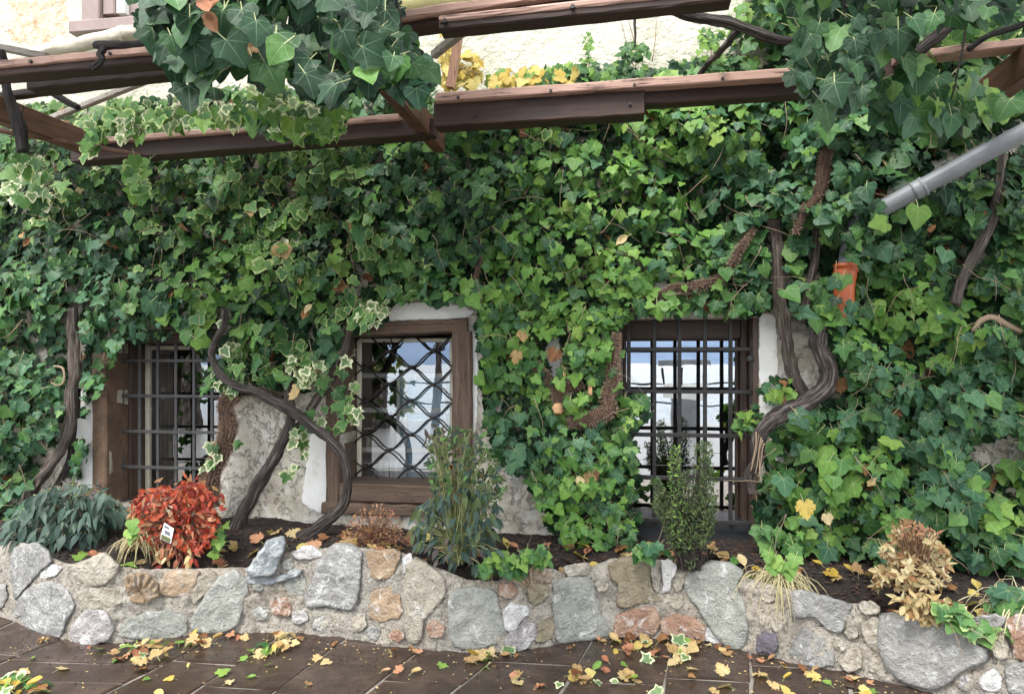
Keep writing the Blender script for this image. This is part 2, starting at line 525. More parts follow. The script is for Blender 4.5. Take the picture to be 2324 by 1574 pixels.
def mortar_mat():
    m, nt, b, o = NT('mortar')
    v = coords(nt)
    n = noi(nt, v, 9, 8, 0.7, 0.4); n2 = noi(nt, v, 60, 5, 0.7); n3 = noi(nt, v, 2.0, 4, 0.6)
    c = ramp(nt, n, [(0.28, (0.13, 0.105, 0.08)), (0.42, (0.30, 0.265, 0.215)), (0.66, (0.48, 0.435, 0.365))])
    c = mix(nt, ramp(nt, n3, [(0.35, 0.5), (0.6, 0.0)]), c, (0.30, 0.29, 0.27))
    c = mix(nt, ramp(nt, n2, [(0.34, 0.8), (0.46, 0.0)]), c, (0.085, 0.065, 0.05))
    crk = nd(nt, 'TexVoronoi', {'Vector': nd(nt, 'VectorMath', {0: v, 1: nd(nt, 'TexNoise', {'Vector': v, 'Scale': 7.0, 'Detail': 4.0}).outputs['Color']}, operation='ADD').outputs[0], 'Scale': 4.5}, feature='DISTANCE_TO_EDGE').outputs['Distance']
    ck = ramp(nt, crk, [(0.0, 1.0), (0.016, 0.0)])
    c = mix(nt, math_(nt, 'MULTIPLY', ck, 0.7), c, (0.05, 0.04, 0.03))
    setc(nt, b, c, 0.95)
    bump(nt, b, math_(nt, 'SUBTRACT', math_(nt, 'ADD', n, math_(nt, 'MULTIPLY', n2, 0.7)), math_(nt, 'MULTIPLY', ck, 0.3)), 1.0, 0.035)
    M['mortar'] = m
mortar_mat()

def paving_mat():
    m, nt, b, o = NT('wet_sandstone')
    v = coords(nt, (1, 1, 1), rnd=True)
    vw = coords(nt, (1, 1, 1))
    n = noi(nt, v, 4, 6, 0.6, 0.3); n2 = noi(nt, v, 70, 3, 0.6); n3 = noi(nt, vw, 3.0, 5, 0.6, 0.5)
    c = ramp(nt, n, [(0.3, (0.030, 0.019, 0.014)), (0.55, (0.050, 0.032, 0.024)), (0.75, (0.078, 0.054, 0.042))])
    c = mix(nt, ramp(nt, n2, [(0.66, 0.0), (0.74, 0.7)]), c, (0.14, 0.12, 0.105))
    c = mix(nt, ramp(nt, noi(nt, vw, 7, 6, 0.7, 0.4), [(0.42, 0.75), (0.6, 0.0)]), c, (0.018, 0.012, 0.009))
    setc(nt, b, c, ramp(nt, n3, [(0.35, 0.16), (0.62, 0.55)]), 0.5)
    bump(nt, b, math_(nt, 'ADD', n, math_(nt, 'MULTIPLY', n2, 0.25)), 0.5, 0.012)
    M['wet_sandstone'] = m
paving_mat()
simple('joint_mortar', (0.13, 0.115, 0.10), (0.25, 0.225, 0.195), 14, 0.85, 0.5, 0.006)

# --- leaves
def leaf_mat(name, stops, edge=None, edge_lo=0.5, vein=None, rough=0.45, trans=0.14, back=None, mottle=0.25, spec=0.22):
    """stops: colours across the plant's leaves; edge: margin colour of variegated kinds"""
    m, nt, b, o = NT(name)
    at = nd(nt, 'Attribute', attribute_name='leafc')       # x, y in the leaf, z = distance to margin
    rn = nd(nt, 'Attribute', attribute_name='rnd')
    oi = nd(nt, 'ObjectInfo')
    r = math_(nt, 'FRACT', math_(nt, 'ADD', rn.outputs['Fac'], oi.outputs['Random']))
    c = ramp(nt, r, stops)
    sx = nd(nt, 'SeparateXYZ', {0: at.outputs['Vector']})
    shift = nd(nt, 'CombineXYZ', {0: math_(nt, 'MULTIPLY', r, 91.0), 1: math_(nt, 'MULTIPLY', r, 57.0), 2: 0.0})
    lv = nd(nt, 'VectorMath', {0: at.outputs['Vector'], 1: shift.outputs[0]}, operation='ADD').outputs[0]
    n = noi(nt, lv, 3.0, 4, 0.6)
    if mottle:
        dk = mix(nt, 1.0, c, (0.55, 0.6, 0.5), 'MULTIPLY')
        c = mix(nt, math_(nt, 'MULTIPLY', ramp(nt, n, [(0.35, 1.0), (0.65, 0.0)]), mottle * 2), c, dk)
    if edge:
        e = math_(nt, 'ADD', sx.outputs[2], math_(nt, 'MULTIPLY', math_(nt, 'SUBTRACT', n, 0.5), 0.9))
        e = math_(nt, 'ADD', e, math_(nt, 'MULTIPLY', math_(nt, 'SUBTRACT', math_(nt, 'FRACT', math_(nt, 'MULTIPLY', r, 7.3)), 0.5), 0.35))
        c = mix(nt, ramp(nt, e, [(edge_lo - 0.1, 0.0), (edge_lo + 0.28, 0.9)]), c, edge)
    if vein:
        ax = math_(nt, 'ABSOLUTE', sx.outputs[0])
        y = sx.outputs[1]
        tot = None
        for dx, dy, wd in ((0.0, 1.0, 0.020), (0.80, 0.60, 0.015), (0.98, -0.12, 0.012)):
            cr = math_(nt, 'ABSOLUTE', math_(nt, 'SUBTRACT', math_(nt, 'MULTIPLY', ax, dy), math_(nt, 'MULTIPLY', y, dx)))
            dt = math_(nt, 'ADD', math_(nt, 'MULTIPLY', ax, dx), math_(nt, 'MULTIPLY', y, dy))
            wdt = math_(nt, 'MULTIPLY', math_(nt, 'SUBTRACT', 1.15, dt), wd)
            k = math_(nt, 'MULTIPLY', math_(nt, 'LESS_THAN', cr, wdt), math_(nt, 'GREATER_THAN', dt, 0.0))
            tot = k if tot is None else math_(nt, 'MAXIMUM', tot, k)
        c = mix(nt, math_(nt, 'MULTIPLY', tot, 0.34), c, vein)
    setc(nt, b, c, rough, spec)
    bump(nt, b, n, 0.25, 0.01)
    tl = nd(nt, 'BsdfTranslucent', {'Color': mix(nt, 1.0, c, (1.25, 1.35, 0.7), 'MULTIPLY')})
    mx = nd(nt, 'MixShader', {0: trans, 1: b.outputs[0], 2: tl.outputs[0]})
    nt.links.new(mx.outputs[0], o.inputs[0])
    M[name] = m

VN = (0.26, 0.36, 0.17)
leaf_mat('ivy_green', [(0.0, (0.016, 0.058, 0.018)), (0.3, (0.03, 0.09, 0.026)), (0.6, (0.05, 0.13, 0.034)), (0.85, (0.075, 0.168, 0.042)), (1.0, (0.11, 0.21, 0.055))], vein=VN)
leaf_mat('ivy_blue', [(0.0, (0.02, 0.066, 0.034)), (0.5, (0.038, 0.104, 0.052)), (1.0, (0.062, 0.145, 0.07))], vein=VN)
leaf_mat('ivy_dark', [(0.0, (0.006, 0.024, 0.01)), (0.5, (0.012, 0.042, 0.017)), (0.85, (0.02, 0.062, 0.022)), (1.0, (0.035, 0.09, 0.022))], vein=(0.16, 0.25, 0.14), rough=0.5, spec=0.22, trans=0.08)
leaf_mat('ivy_young', [(0.0, (0.10, 0.20, 0.045)), (0.5, (0.145, 0.265, 0.055)), (1.0, (0.22, 0.34, 0.075))], vein=(0.36, 0.46, 0.15), trans=0.3)
leaf_mat('ivy_fresh', [(0.0, (0.058, 0.15, 0.03)), (0.5, (0.092, 0.205, 0.038)), (1.0, (0.14, 0.26, 0.048))], vein=(0.30, 0.42, 0.14), trans=0.2)
leaf_mat('ivy_variegated', [(0.0, (0.045, 0.125, 0.042)), (0.5, (0.075, 0.17, 0.052)), (1.0, (0.12, 0.225, 0.065))], edge=(0.34, 0.42, 0.16), edge_lo=0.84, trans=0.26)
leaf_mat('ivy_cream', [(0.0, (0.10, 0.17, 0.075)), (1.0, (0.17, 0.25, 0.10))], edge=(0.66, 0.66, 0.44), edge_lo=0.58, trans=0.26)
leaf_mat('leaf_brown', [(0.0, (0.119, 0.047, 0.021)), (0.4, (0.204, 0.089, 0.038)), (0.7, (0.281, 0.145, 0.064)), (1.0, (0.340, 0.221, 0.111))], rough=0.6, trans=0.15, mottle=0.4, vein=(0.3, 0.2, 0.1))
leaf_mat('leaf_yellow', [(0.0, (0.396, 0.261, 0.045)), (0.5, (0.468, 0.342, 0.081)), (1.0, (0.486, 0.405, 0.153))], rough=0.5, trans=0.25, mottle=0.25, vein=(0.5, 0.42, 0.2))
leaf_mat('leaf_tan', [(0.0, (0.357, 0.230, 0.102)), (0.5, (0.459, 0.332, 0.162)), (1.0, (0.510, 0.408, 0.238))], rough=0.6, trans=0.2, mottle=0.35, vein=(0.4, 0.3, 0.16))
leaf_mat('leaf_pink', [(0.0, (0.289, 0.111, 0.068)), (0.5, (0.391, 0.178, 0.102)), (1.0, (0.442, 0.255, 0.153))], rough=0.6, trans=0.15, mottle=0.35, vein=(0.3, 0.15, 0.1))
leaf_mat('leaf_red', [(0.0, (0.141, 0.012, 0.007)), (0.35, (0.264, 0.029, 0.013)), (0.7, (0.370, 0.061, 0.022)), (1.0, (0.405, 0.108, 0.053))], rough=0.4, trans=0.25)
leaf_mat('leaf_bluegreen', [(0.0, (0.022, 0.045, 0.036)), (0.5, (0.040, 0.072, 0.058)), (1.0, (0.065, 0.104, 0.076))], rough=0.45, trans=0.15)
leaf_mat('leaf_olive', [(0.0, (0.045, 0.070, 0.026)), (0.5, (0.082, 0.115, 0.041)), (0.85, (0.123, 0.152, 0.066)), (1.0, (0.139, 0.090, 0.049))], rough=0.5, trans=0.25)
leaf_mat('leaf_plum', [(0.0, (0.048, 0.038, 0.038)), (0.6, (0.088, 0.068, 0.064)), (1.0, (0.112, 0.072, 0.068))], rough=0.5, trans=0.15)
leaf_mat('leaf_box', [(0.0, (0.019, 0.037, 0.012)), (0.5, (0.037, 0.065, 0.019)), (1.0, (0.088, 0.122, 0.034))], rough=0.3, trans=0.18)
leaf_mat('leaf_straw', [(0.0, (0.264, 0.167, 0.075)), (0.4, (0.378, 0.282, 0.145)), (0.8, (0.458, 0.370, 0.216)), (1.0, (0.502, 0.431, 0.282))], rough=0.55, trans=0.2)
leaf_mat('grass_straw', [(0.0, (0.34, 0.29, 0.16)), (0.5, (0.46, 0.41, 0.26)), (1.0, (0.50, 0.46, 0.31))], rough=0.6, trans=0.2, mottle=0.1)
simple('petiole', (0.22, 0.26, 0.10), (0.36, 0.36, 0.18), 20, 0.6, 0.0)
simple('petiole_brown', (0.16, 0.08, 0.05), (0.25, 0.13, 0.08), 20, 0.7, 0.0)

# ------------------------------------------------------------------ leaf shapes: tip along +Y, face along +Z, stalk at the origin
SH = {}
def finish_shape(name, half, fold=0.14, droop=0.18, wav=0.05, stalk=0.55, sd=0.0, inner=0.55, asym=0.06, curl=0.0):
    """half: right half outline from base notch to tip"""
    pts = [(x, y) for x, y in half]
    left = [(-x * (1 + asym * nz(sd, i * 1.3)), y + asym * 0.5 * nz(sd + 4, i * 2.1)) for i, (x, y) in enumerate(half[1:-1])]
    ring = pts + left[::-1]
    n = len(ring)
    cx, cy = 0.0, 0.30
    V, LC = [], []
    def put(x, y, e):
        z = fold * (math.sqrt(x * x + 0.012) - 0.11) - droop * (y - 0.2) * abs(y - 0.2) - curl * (x * x) + wav * e * nz(x * 3 + sd, y * 3, sd)
        V.append((x, y, z)); LC.append((x, y, e))
    put(0, 0.30, 0.0)
    for x, y in ring:
        put(x * inner + cx * (1 - inner), y * inner + cy * (1 - inner), 0.45)
    for x, y in ring:
        put(x, y, 1.0)
    F_ = []
    for i in range(n):
        j = (i + 1) % n
        a, b_ = 1 + i, 1 + j
        F_.append((0, a, b_))
        F_.append((a, 1 + n + i, 1 + n + j)); F_.append((a, 1 + n + j, b_))
    nb = len(F_)
    if stalk:
        w = 0.022
        b0 = len(V)
        for (x, y, z) in ((-w, 0.04, 0.0), (w, 0.04, 0.0), (0, 0.04, -w * 1.6), (-w, -stalk, -stalk * 0.55), (w, -stalk, -stalk * 0.55), (0, -stalk, -stalk * 0.55 - w * 1.6)):
            V.append((x, y, z)); LC.append((0.3, 0.3, 0.0))
        for i in range(3):
            j = (i + 1) % 3
            F_.append((b0 + i, b0 + j, b0 + 3 + j)); F_.append((b0 + i, b0 + 3 + j, b0 + 3 + i))
    SH[name] = (np.array(V, float), np.array(F_, int), np.array(LC, float), np.array([0] * nb + [1] * (len(F_) - nb), int))

def ivy_half(lobe, basal, width, point):
    return [(0, 0.02), (0.09 * width, -0.08 * basal), (0.22 * width, -0.15 * basal), (0.44 * width, -0.12 * basal), (0.45 * width, 0.02),
            (0.46 * width, 0.12), (0.58 * width, 0.22), (0.58 * width + 0.13 * lobe, 0.37), (0.47 * width, 0.385),
            (0.37 * width - 0.03 * lobe, 0.45), (0.30 * width - 0.03 * lobe, 0.56), (0.23 * width, 0.70), (0.11 * width * point, 0.87), (0, 1.04)]
def ivy_soft(lobe, basal, width, point):
    return [(0, 0.02), (0.10 * width, -0.09 * basal), (0.24 * width, -0.16 * basal), (0.40 * width, -0.10 * basal), (0.47 * width, 0.02),
            (0.45 * width, 0.13), (0.53 * width + 0.02 * lobe, 0.22), (0.52 * width + 0.10 * lobe, 0.35),
            (0.42 * width, 0.43), (0.34 * width - 0.03 * lobe, 0.52), (0.27 * width, 0.66), (0.15 * width * point, 0.84), (0, 0.98)]
finish_shape('ivy0', ivy_soft(1.0, 1.0, 1.0, 1.0), sd=1.0)
finish_shape('ivy1', ivy_half(1.3, 0.8, 1.08, 0.9), sd=2.0, fold=0.22, droop=0.1)
finish_shape('ivy2', ivy_soft(0.6, 1.2, 1.15, 1.1), sd=3.0, fold=0.08, droop=0.28)
finish_shape('ivy3', ivy_half(1.5, 1.1, 0.95, 0.8), sd=4.0, fold=0.18, wav=0.12)
finish_shape('ivy4', ivy_soft(0.3, 1.3, 1.2, 1.2), sd=5.0, fold=-0.06, droop=0.30, wav=0.09)
finish_shape('ivy5', ivy_soft(0.9, 0.6, 0.85, 1.0), sd=6.0, fold=0.28, droop=0.05, wav=0.1)
finish_shape('ivy6', ivy_soft(0.8, 1.0, 1.0, 1.1), sd=16.0, fold=-0.25, droop=0.45, wav=0.16)
finish_shape('ivy7', ivy_half(0.2, 1.1, 0.9, 1.3), sd=17.5, fold=0.4, droop=0.3, wav=0.14)
finish_shape('ivy8', ivy_soft(1.1, 1.3, 1.1, 0.9), sd=19.0, fold=0.0, droop=-0.2, wav=0.2)
broad = [(0, 0.03), (0.10, -0.07), (0.25, -0.13), (0.42, -0.07), (0.54, 0.08), (0.58, 0.24), (0.55, 0.38), (0.44, 0.50), (0.35, 0.62), (0.22, 0.80), (0, 1.0)]
finish_shape('broad0', broad, sd=7.0, fold=0.10, droop=0.25, wav=0.10)
finish_shape('broad1', [(x * (0.92 if y > 0.3 else 1.0), y) for x, y in broad], sd=8.0, fold=0.2, droop=0.15, wav=0.12)
vineh = [(0, 0.02), (0.12, -0.16), (0.30, -0.20), (0.40, -0.10), (0.52, -0.08), (0.50, 0.06), (0.66, 0.18), (0.58, 0.28), (0.66, 0.46), (0.48, 0.44),
         (0.40, 0.50), (0.42, 0.66), (0.30, 0.68), (0.24, 0.84), (0.12, 0.84), (0, 1.0)]
finish_shape('vine0', vineh, sd=9.0, fold=0.05, droop=0.1, wav=0.22, curl=-0.15)
finish_shape('vine1', vineh, sd=10.5, fold=0.25, droop=-0.15, wav=0.28, curl=0.1)
lance = [(0, 0.0), (0.10, 0.10), (0.17, 0.30), (0.16, 0.50), (0.10, 0.74), (0, 1.0)]
finish_shape('lance0', lance, sd=11, fold=0.35, droop=0.2, wav=0.05, stalk=0.08)
finish_shape('lance1', [(x * 1.25, y) for x, y in lance], sd=12, fold=0.2, droop=0.35, wav=0.06, stalk=0.08)
finish_shape('oval0', [(0, 0.0), (0.16, 0.12), (0.25, 0.36), (0.22, 0.62), (0.12, 0.86), (0, 1.0)], sd=13, fold=0.2, droop=0.15, wav=0.08, stalk=0.1)
finish_shape('curl0', [(0, 0.0), (0.16, 0.10), (0.30, 0.32), (0.30, 0.60), (0.16, 0.86), (0, 1.0)], sd=14, fold=0.9, droop=-0.3, wav=0.25, stalk=0.3)
# tiny shapes, few faces
def tiny(name, w, fold, droop):
    V = np.array([(0, 0, 0), (w, 0.45, fold * w), (0, 0.5, 0), (-w, 0.45, fold * w), (0, 1, -droop)], float)
    F_ = np.array([(0, 1, 2), (0, 2, 3), (1, 4, 2), (2, 4, 3)], int)
    LC = V.copy(); LC[:, 2] = (0.3, 1, 0, 1, 1)
    SH[name] = (V, F_, LC, np.zeros(4, int))
tiny('leaflet', 0.17, 0.5, 0.12)
tiny('needle', 0.13, 0.4, 0.1)

IVY = ['ivy%d' % i for i in range(9)]
LEAF_MESH = {}
def leaf_mesh(shape, mat, stalk):
    key = (shape, mat, stalk)
    if key not in LEAF_MESH:
        V, F_, LC, MI = SH[shape]
        me = bpy.data.meshes.new('leaf')
        me.from_pydata(V.tolist(), [], F_.tolist())
        me.materials.append(M[mat]); me.materials.append(M[stalk])
        me.polygons.foreach_set('material_index', MI.tolist())
        a = me.attributes.new('leafc', 'FLOAT_VECTOR', 'POINT'); a.data.foreach_set('vector', LC.ravel())
        a = me.attributes.new('rnd', 'FLOAT', 'POINT'); a.data.foreach_set('value', np.zeros(len(V)))
        me.polygons.foreach_set('use_smooth', [True] * len(me.polygons))
        LEAF_MESH[key] = me
    return LEAF_MESH[key]

def frame(pos, nrm, tip, size):
    n = Vector(nrm).normalized()
    t = Vector(tip)
    t = t - n * t.dot(n)
    if t.length < 1e-4: t = n.orthogonal()
    t.normalize()
    x = t.cross(n) * random.uniform(0.8, 1.12)
    return Matrix(((x.x * size, t.x * size, n.x * size, pos[0]), (x.y * size, t.y * size, n.y * size, pos[1]),
                   (x.z * size, t.z * size, n.z * size, pos[2]), (0, 0, 0, 1)))

class Leaves:
    def __init__(s, stalk='petiole'):
        s.it = []
        s.stalk = stalk
    def add(s, shape, mat, pos, nrm, tip, size, front=1.0, solo=True):
        # the stalk reaches back, so the blade's middle sits at pos
        s.it.append((shape, mat, frame(pos, nrm, tip, size), random.random(), size * front if solo else -1.0))
    def build(s, parent, nmax=300, name='leaf', rest='foliage'):
        it = sorted(s.it, key=lambda q: -q[4])
        solo = [q for q in it[:nmax] if q[4] > 0]
        for shape, mat, mx, r, _ in solo:
            o = bpy.data.objects.new(name, leaf_mesh(shape, mat, s.stalk))
            o.matrix_basis = mx
            COL.objects.link(o)
            o.parent = parent
            o.matrix_parent_inverse = WORLD[parent.name].inverted()
        left = it[len(solo):]
        if not left: return
        mats = sorted({q[1] for q in left})
        groups = {}
        for q in left: groups.setdefault((q[0], q[1]), []).append(q)
        vs, fs, lc, rd, mi = [], [], [], [], []
        base = 0
        for (shape, mat), qs in groups.items():
            V, F_, LC, MI = SH[shape]
            X = np.array([[list(r_) for r_ in q[2]] for q in qs])
            P = np.einsum('kij,vj->kvi', X[:, :3, :3], V) + X[:, None, :3, 3]
            k, nv = len(qs), len(V)
            vs.append(P.reshape(-1, 3))
            fs.append((F_[None] + (np.arange(k) * nv)[:, None, None] + base).reshape(-1, 3))
            lc.append(np.tile(LC, (k, 1)))
            rd.append(np.repeat(np.array([q[3] for q in qs]), nv))
            mi.append(np.tile(np.where(MI == 0, mats.index(mat), len(mats)), k))
            base += k * nv
        vs, fs, lc, rd, mi = map(np.concatenate, (vs, fs, lc, rd, mi))
        me = bpy.data.meshes.new(rest)
        me.vertices.add(len(vs)); me.vertices.foreach_set('co', vs.ravel())
        me.loops.add(fs.size); me.loops.foreach_set('vertex_index', fs.ravel().astype(np.int32))
        me.polygons.add(len(fs))
        me.polygons.foreach_set('loop_start', np.arange(0, fs.size, 3, dtype=np.int32))
        me.polygons.foreach_set('loop_total', np.full(len(fs), 3, dtype=np.int32))
        me.polygons.foreach_set('material_index', mi.astype(np.int32))
        me.polygons.foreach_set('use_smooth', np.ones(len(fs), dtype=bool))
        for m in mats: me.materials.append(M[m])
        me.materials.append(M[s.stalk])
        me.update(calc_edges=True)
        a = me.attributes.new('leafc', 'FLOAT_VECTOR', 'POINT'); a.data.foreach_set('vector', lc.ravel())
        a = me.attributes.new('rnd', 'FLOAT', 'POINT'); a.data.foreach_set('value', rd)
        o = new_obj(rest, me, parent)
        o['kind'] = 'stuff'
        return o

def inpoly(poly, x, y):
    c = False
    j = len(poly) - 1
    for i in range(len(poly)):
        xi, yi = poly[i]; xj, yj = poly[j]
        if (yi > y) != (yj > y) and x < (xj - xi) * (y - yi) / (yj - yi) + xi:
            c = not c
        j = i
    return c

def sample(poly):
    xs = [p[0] for p in poly]; ys = [p[1] for p in poly]
    for _ in range(400):
        x = random.uniform(min(xs), max(xs)); y = random.uniform(min(ys), max(ys))
        if inpoly(poly, x, y): return x, y
    return xs[0], ys[0]

def area(poly):
    return abs(sum(poly[i][0] * poly[(i + 1) % len(poly)][1] - poly[(i + 1) % len(poly)][0] * poly[i][1] for i in range(len(poly)))) / 2

def segdist(px, py, pl):
    best = 1e9
    for i in range(len(pl) - 1):
        (x0, y0), (x1, y1) = pl[i], pl[i + 1]
        dx, dy = x1 - x0, y1 - y0
        t = max(0, min(1, ((px - x0) * dx + (py - y0) * dy) / (dx * dx + dy * dy + 1e-9)))
        best = min(best, math.hypot(px - x0 - t * dx, py - y0 - t * dy))
    return best

# ================================================================== the setting
def struct(o, label=None):
    o['kind'] = 'structure'
    if label: o['label'] = label
    return o

# planter line in the picture: foot and crest
FOOT = [(-900, 1330), (-200, 1352), (0, 1392), (60, 1425), (190, 1466), (430, 1440), (640, 1432), (800, 1448), (920, 1470), (1050, 1482), (1200, 1475), (1300, 1453),
        (1440, 1445), (1600, 1452), (1700, 1480), (1800, 1503), (1950, 1530), (2080, 1562), (2200, 1592), (2400, 1640), (3000, 1760)]
CREST = [(-900, 1215), (-200, 1230), (0, 1240), (30, 1228), (70, 1235), (115, 1265), (160, 1282), (230, 1258), (262, 1285), (330, 1292), (450, 1290), (560, 1288), (610, 1268), (690, 1243), (760, 1246), (820, 1243),
         (920, 1256), (960, 1282), (1005, 1292), (1060, 1316), (1130, 1318), (1180, 1286), (1250, 1290), (1300, 1306), (1385, 1268), (1470, 1266), (1520, 1276), (1600, 1282), (1640, 1292),
         (1700, 1312), (1800, 1338), (1900, 1368), (1985, 1372), (2000, 1396), (2110, 1412), (2200, 1405), (2280, 1396), (2400, 1420), (3000, 1500)]
_fx, _fy = zip(*FOOT); _cx, _cy = zip(*CREST)
def foot(x): return float(np.interp(x, _fx, _fy))
def crest(x): return float(np.interp(x, _cx, _cy))
def fdep(x):                                  # distance of the planter's foot, smoothed
    return sum(1.5 * F / (foot(x + k) - HY) for k in (-60, -30, 0, 30, 60)) / 5
def pdep(x, y):                               # the face leans back a little
    return fdep(x) + 0.07 * max(-0.2, (foot(x) - y) / 200.0)
def soil_z(X):
    return float(np.interp(X, [-8, -3.6, -1.5, 0.2, 1.2, 2.2, 4], [0.47, 0.46, 0.42, 0.40, 0.37, 0.30, 0.28]))

# ------------------------------------------------------------------ ground, lake, far shore
g = G()
g.add([(-60, -14, -0.0075), (60, -14, -0.0075), (60, 12, -0.0075), (-60, 12, -0.0075)], [(0, 1, 2, 3)])
ground = struct(g.build('ground', M['joint_mortar']))
G().add([(-60, -14, 0.004), (60, -14, 0.004), (60, -4.9, 0.004), (-60, -4.9, 0.004)], [(0, 1, 2, 3)]).build('promenade', M['wet_promenade'])['kind'] = 'structure'
m, nt, b, o_ = NT('lake_water')
v = coords(nt, (1, 1, 1))
setc(nt, b, (0.13, 0.165, 0.18), 0.14, 0.45)
bump(nt, b, math_(nt, 'ADD', noi(nt, v, 0.35, 4, 0.6), noi(nt, nd(nt, 'Mapping', {'Vector': v, 'Scale': (0.25, 1, 1)}).outputs[0], 1.6, 3, 0.6)), 0.6, 0.5)
M['lake_water'] = m
g = G()
g.add([(-9000, -9000, -0.6), (9000, -9000, -0.6), (9000, -14, -0.6), (-9000, -14, -0.6)], [(0, 1, 2, 3)])
lake = struct(g.build('lake_water', M['lake_water']))
g = G()
g.add([(-60, -14, -0.045), (60, -14, -0.045), (60, -14, -0.7), (-60, -14, -0.7)], [(0, 1, 2, 3)])
struct(g.build('quay', M['mortar']))
simple('far_slope', (0.10, 0.16, 0.26), (0.16, 0.23, 0.34), 0.004, 0.95, 0.0, rnd=False)  # blue tint stands in for distance haze over the hills
g = G()
vv, ff = [], []
nxx = 90
for i in range(nxx + 1):
    x = -9000 + 18000 * i / nxx
    for k, (yy, hh) in enumerate(((-6600, 0.0), (-7000, 0.35), (-7500, 0.75), (-8100, 1.0))):
        top = 420 + 240 * nz(x * 0.00045, 3.3) + 120 * nz(x * 0.0016, 8.1) + 40 * nz(x * 0.006, 1.1)
        vv.append((x, yy + 120 * nz(x * 0.002, k * 3.0), -5 + top * hh + (35 * nz(x * 0.004, k * 2.2) if k else 0)))
for i in range(nxx):
    for k in range(3):
        a = i * 4 + k
        ff.append((a, a + 4, a + 5, a + 1))
g.add(vv, ff)
struct(g.build('far_hills', M['far_slope'], smooth=True))

# ------------------------------------------------------------------ paving slabs
pav = thing('paving', 'wet brown sandstone paving with pale joints along the planter', 'paving', (0, -1.2, 0))
del pav['label'], pav['category']
pav['kind'] = 'structure'
LN = [((-230, 1450), (-560, 1573)), ((-60, 1450), (-330, 1573)), ((140, 1450), (-190, 1573)), ((470, 1458), (237, 1573)), ((622, 1450), (430, 1573)), ((790, 1444), (615, 1573)),
      ((981, 1450), (828, 1573)), ((1177, 1450), (1020, 1573)), ((1345, 1450), (1270, 1573)), ((1530, 1450), (1500, 1573)), ((1702, 1450), (1704, 1573)),
      ((1905, 1450), (1935, 1573)), ((2110, 1450), (2190, 1573)), ((2330, 1450), (2450, 1573)), ((2560, 1450), (2720, 1573))]
CR = {2: [(0, 1503), (0, 1545)], 3: [(0, 1502)], 4: [(0, 1559)], 5: [(0, 1462)], 6: [(0, 1547)], 7: [(0, 1503)], 8: [(0, 1548)], 9: [(0, 1541)], 10: [(0, 1512)], 11: [(0, 1536)], 12: [(0, 1560)], 0: [(0, 1440)], 1: [(0, 1480)]}
def lx(l, y):
    (x0, y0), (x1, y1) = l
    return x0 + (x1 - x0) * (y - y0) / (y1 - y0)
def slab(poly, parent, sd):
    P = [PZ(x, y, 0.0) for x, y in poly]
    c = sum(P, Vector()) / len(P)
    Q = []
    for i, p in enumerate(P):                    # keep a joint and wobble the edges
        q = P[(i + 1) % len(P)]
        for t in (0.0, 0.33, 0.66):
            r = p.lerp(q, t)
            d = (r - c).normalized()
            Q.append(r - d * (0.0105 + 0.010 * nz(r.x * 9, r.y * 9, sd)))
    n = len(Q)
    tz = 0.004 * nz(sd, 2.0)
    tx, ty = 0.006 * nz(sd, 5.0), 0.006 * nz(sd, 8.0)
    def z(p): return tz + (p.x - c.x) * tx + (p.y - c.y) * ty
    V = [(p.x, p.y, -0.03) for p in Q] + [(p.x, p.y, z(p) - 0.005) for p in Q] + [(c.x + (p.x - c.x) * 0.975, c.y + (p.y - c.y) * 0.975, z(p)) for p in Q]
    Fc = []
    for k in (0, n):
        for i in range(n):
            j = (i + 1) % n
            Fc.append((k + i, k + j, k + n + j, k + n + i))
    Fc.append(tuple(range(2 * n, 3 * n)))
    G().add(V, Fc).build('paving_slab', M['wet_sandstone'], parent)
for i in range(len(LN) - 1):
    cuts = [1340] + [c[1] for c in CR.get(i, [])] + ([1640, 1760] if i % 2 else [1610, 1720, 1850])
    for k in range(len(cuts) - 1):
        y0, y1 = cuts[k], cuts[k + 1]
        s0 = 0 if k == 0 else 5
        s1 = 5
        # cross joints fall a little to the right
        poly = [(lx(LN[i], y1 - s1), y1 - s1), (lx(LN[i + 1], y1 + s1), y1 + s1), (lx(LN[i + 1], y0 + s0), y0 + s0), (lx(LN[i], y0 - s0), y0 - s0)]
        slab(poly, pav, i * 3.7 + k)
# small setts by the right foot of the wall
for k in range(7):
    x0 = 1918 + k * 24; y0 = 1541 + k * 6.5
    V = [PZ(a, b_, z) for z in (-0.01, 0.004) for a, b_ in ((x0, y0 + 15), (x0 + 20, y0 + 19), (x0 + 22, y0 + 5), (x0 + 3, y0))]
    G().add(V, [(4, 5, 6, 7), (0, 1, 5, 4), (1, 2, 6, 5), (2, 3, 7, 6), (3, 0, 4, 7)]).build('sett', M['wet_sandstone'], pav)

# ------------------------------------------------------------------ soil bed
def soil_front(x):
    return PD(x, crest(x) + 10, pdep(x, crest(x)) + 0.13)
g = G()
NX, NR = 330, 26
vv, ff = [], []
for i in range(NX + 1):
    x = -320 + (2900) * i / NX
    p = soil_front(x)
    pz0 = p.z
    for k in range(NR + 1):
        t = k / NR
        X = p.x; Y = p.y + (0.05 - p.y) * t
        z = pz0 * (1 - min(1, t * 3)) + soil_z(X) * min(1, t * 3)
        z += 0.016 * nz(X * 9, Y * 9) + 0.012 * nz(X * 31, Y * 31) + 0.03 * nz(X * 2.3, Y * 2.3, 4)
        vv.append((X, Y, z))
for i in range(NX):
    for k in range(NR):
        a = i * (NR + 1) + k
        ff.append((a, a + NR + 1, a + NR + 2, a + 1))
soil = struct(g.add(vv, ff).build('soil_bed', M['soil'], smooth=False))

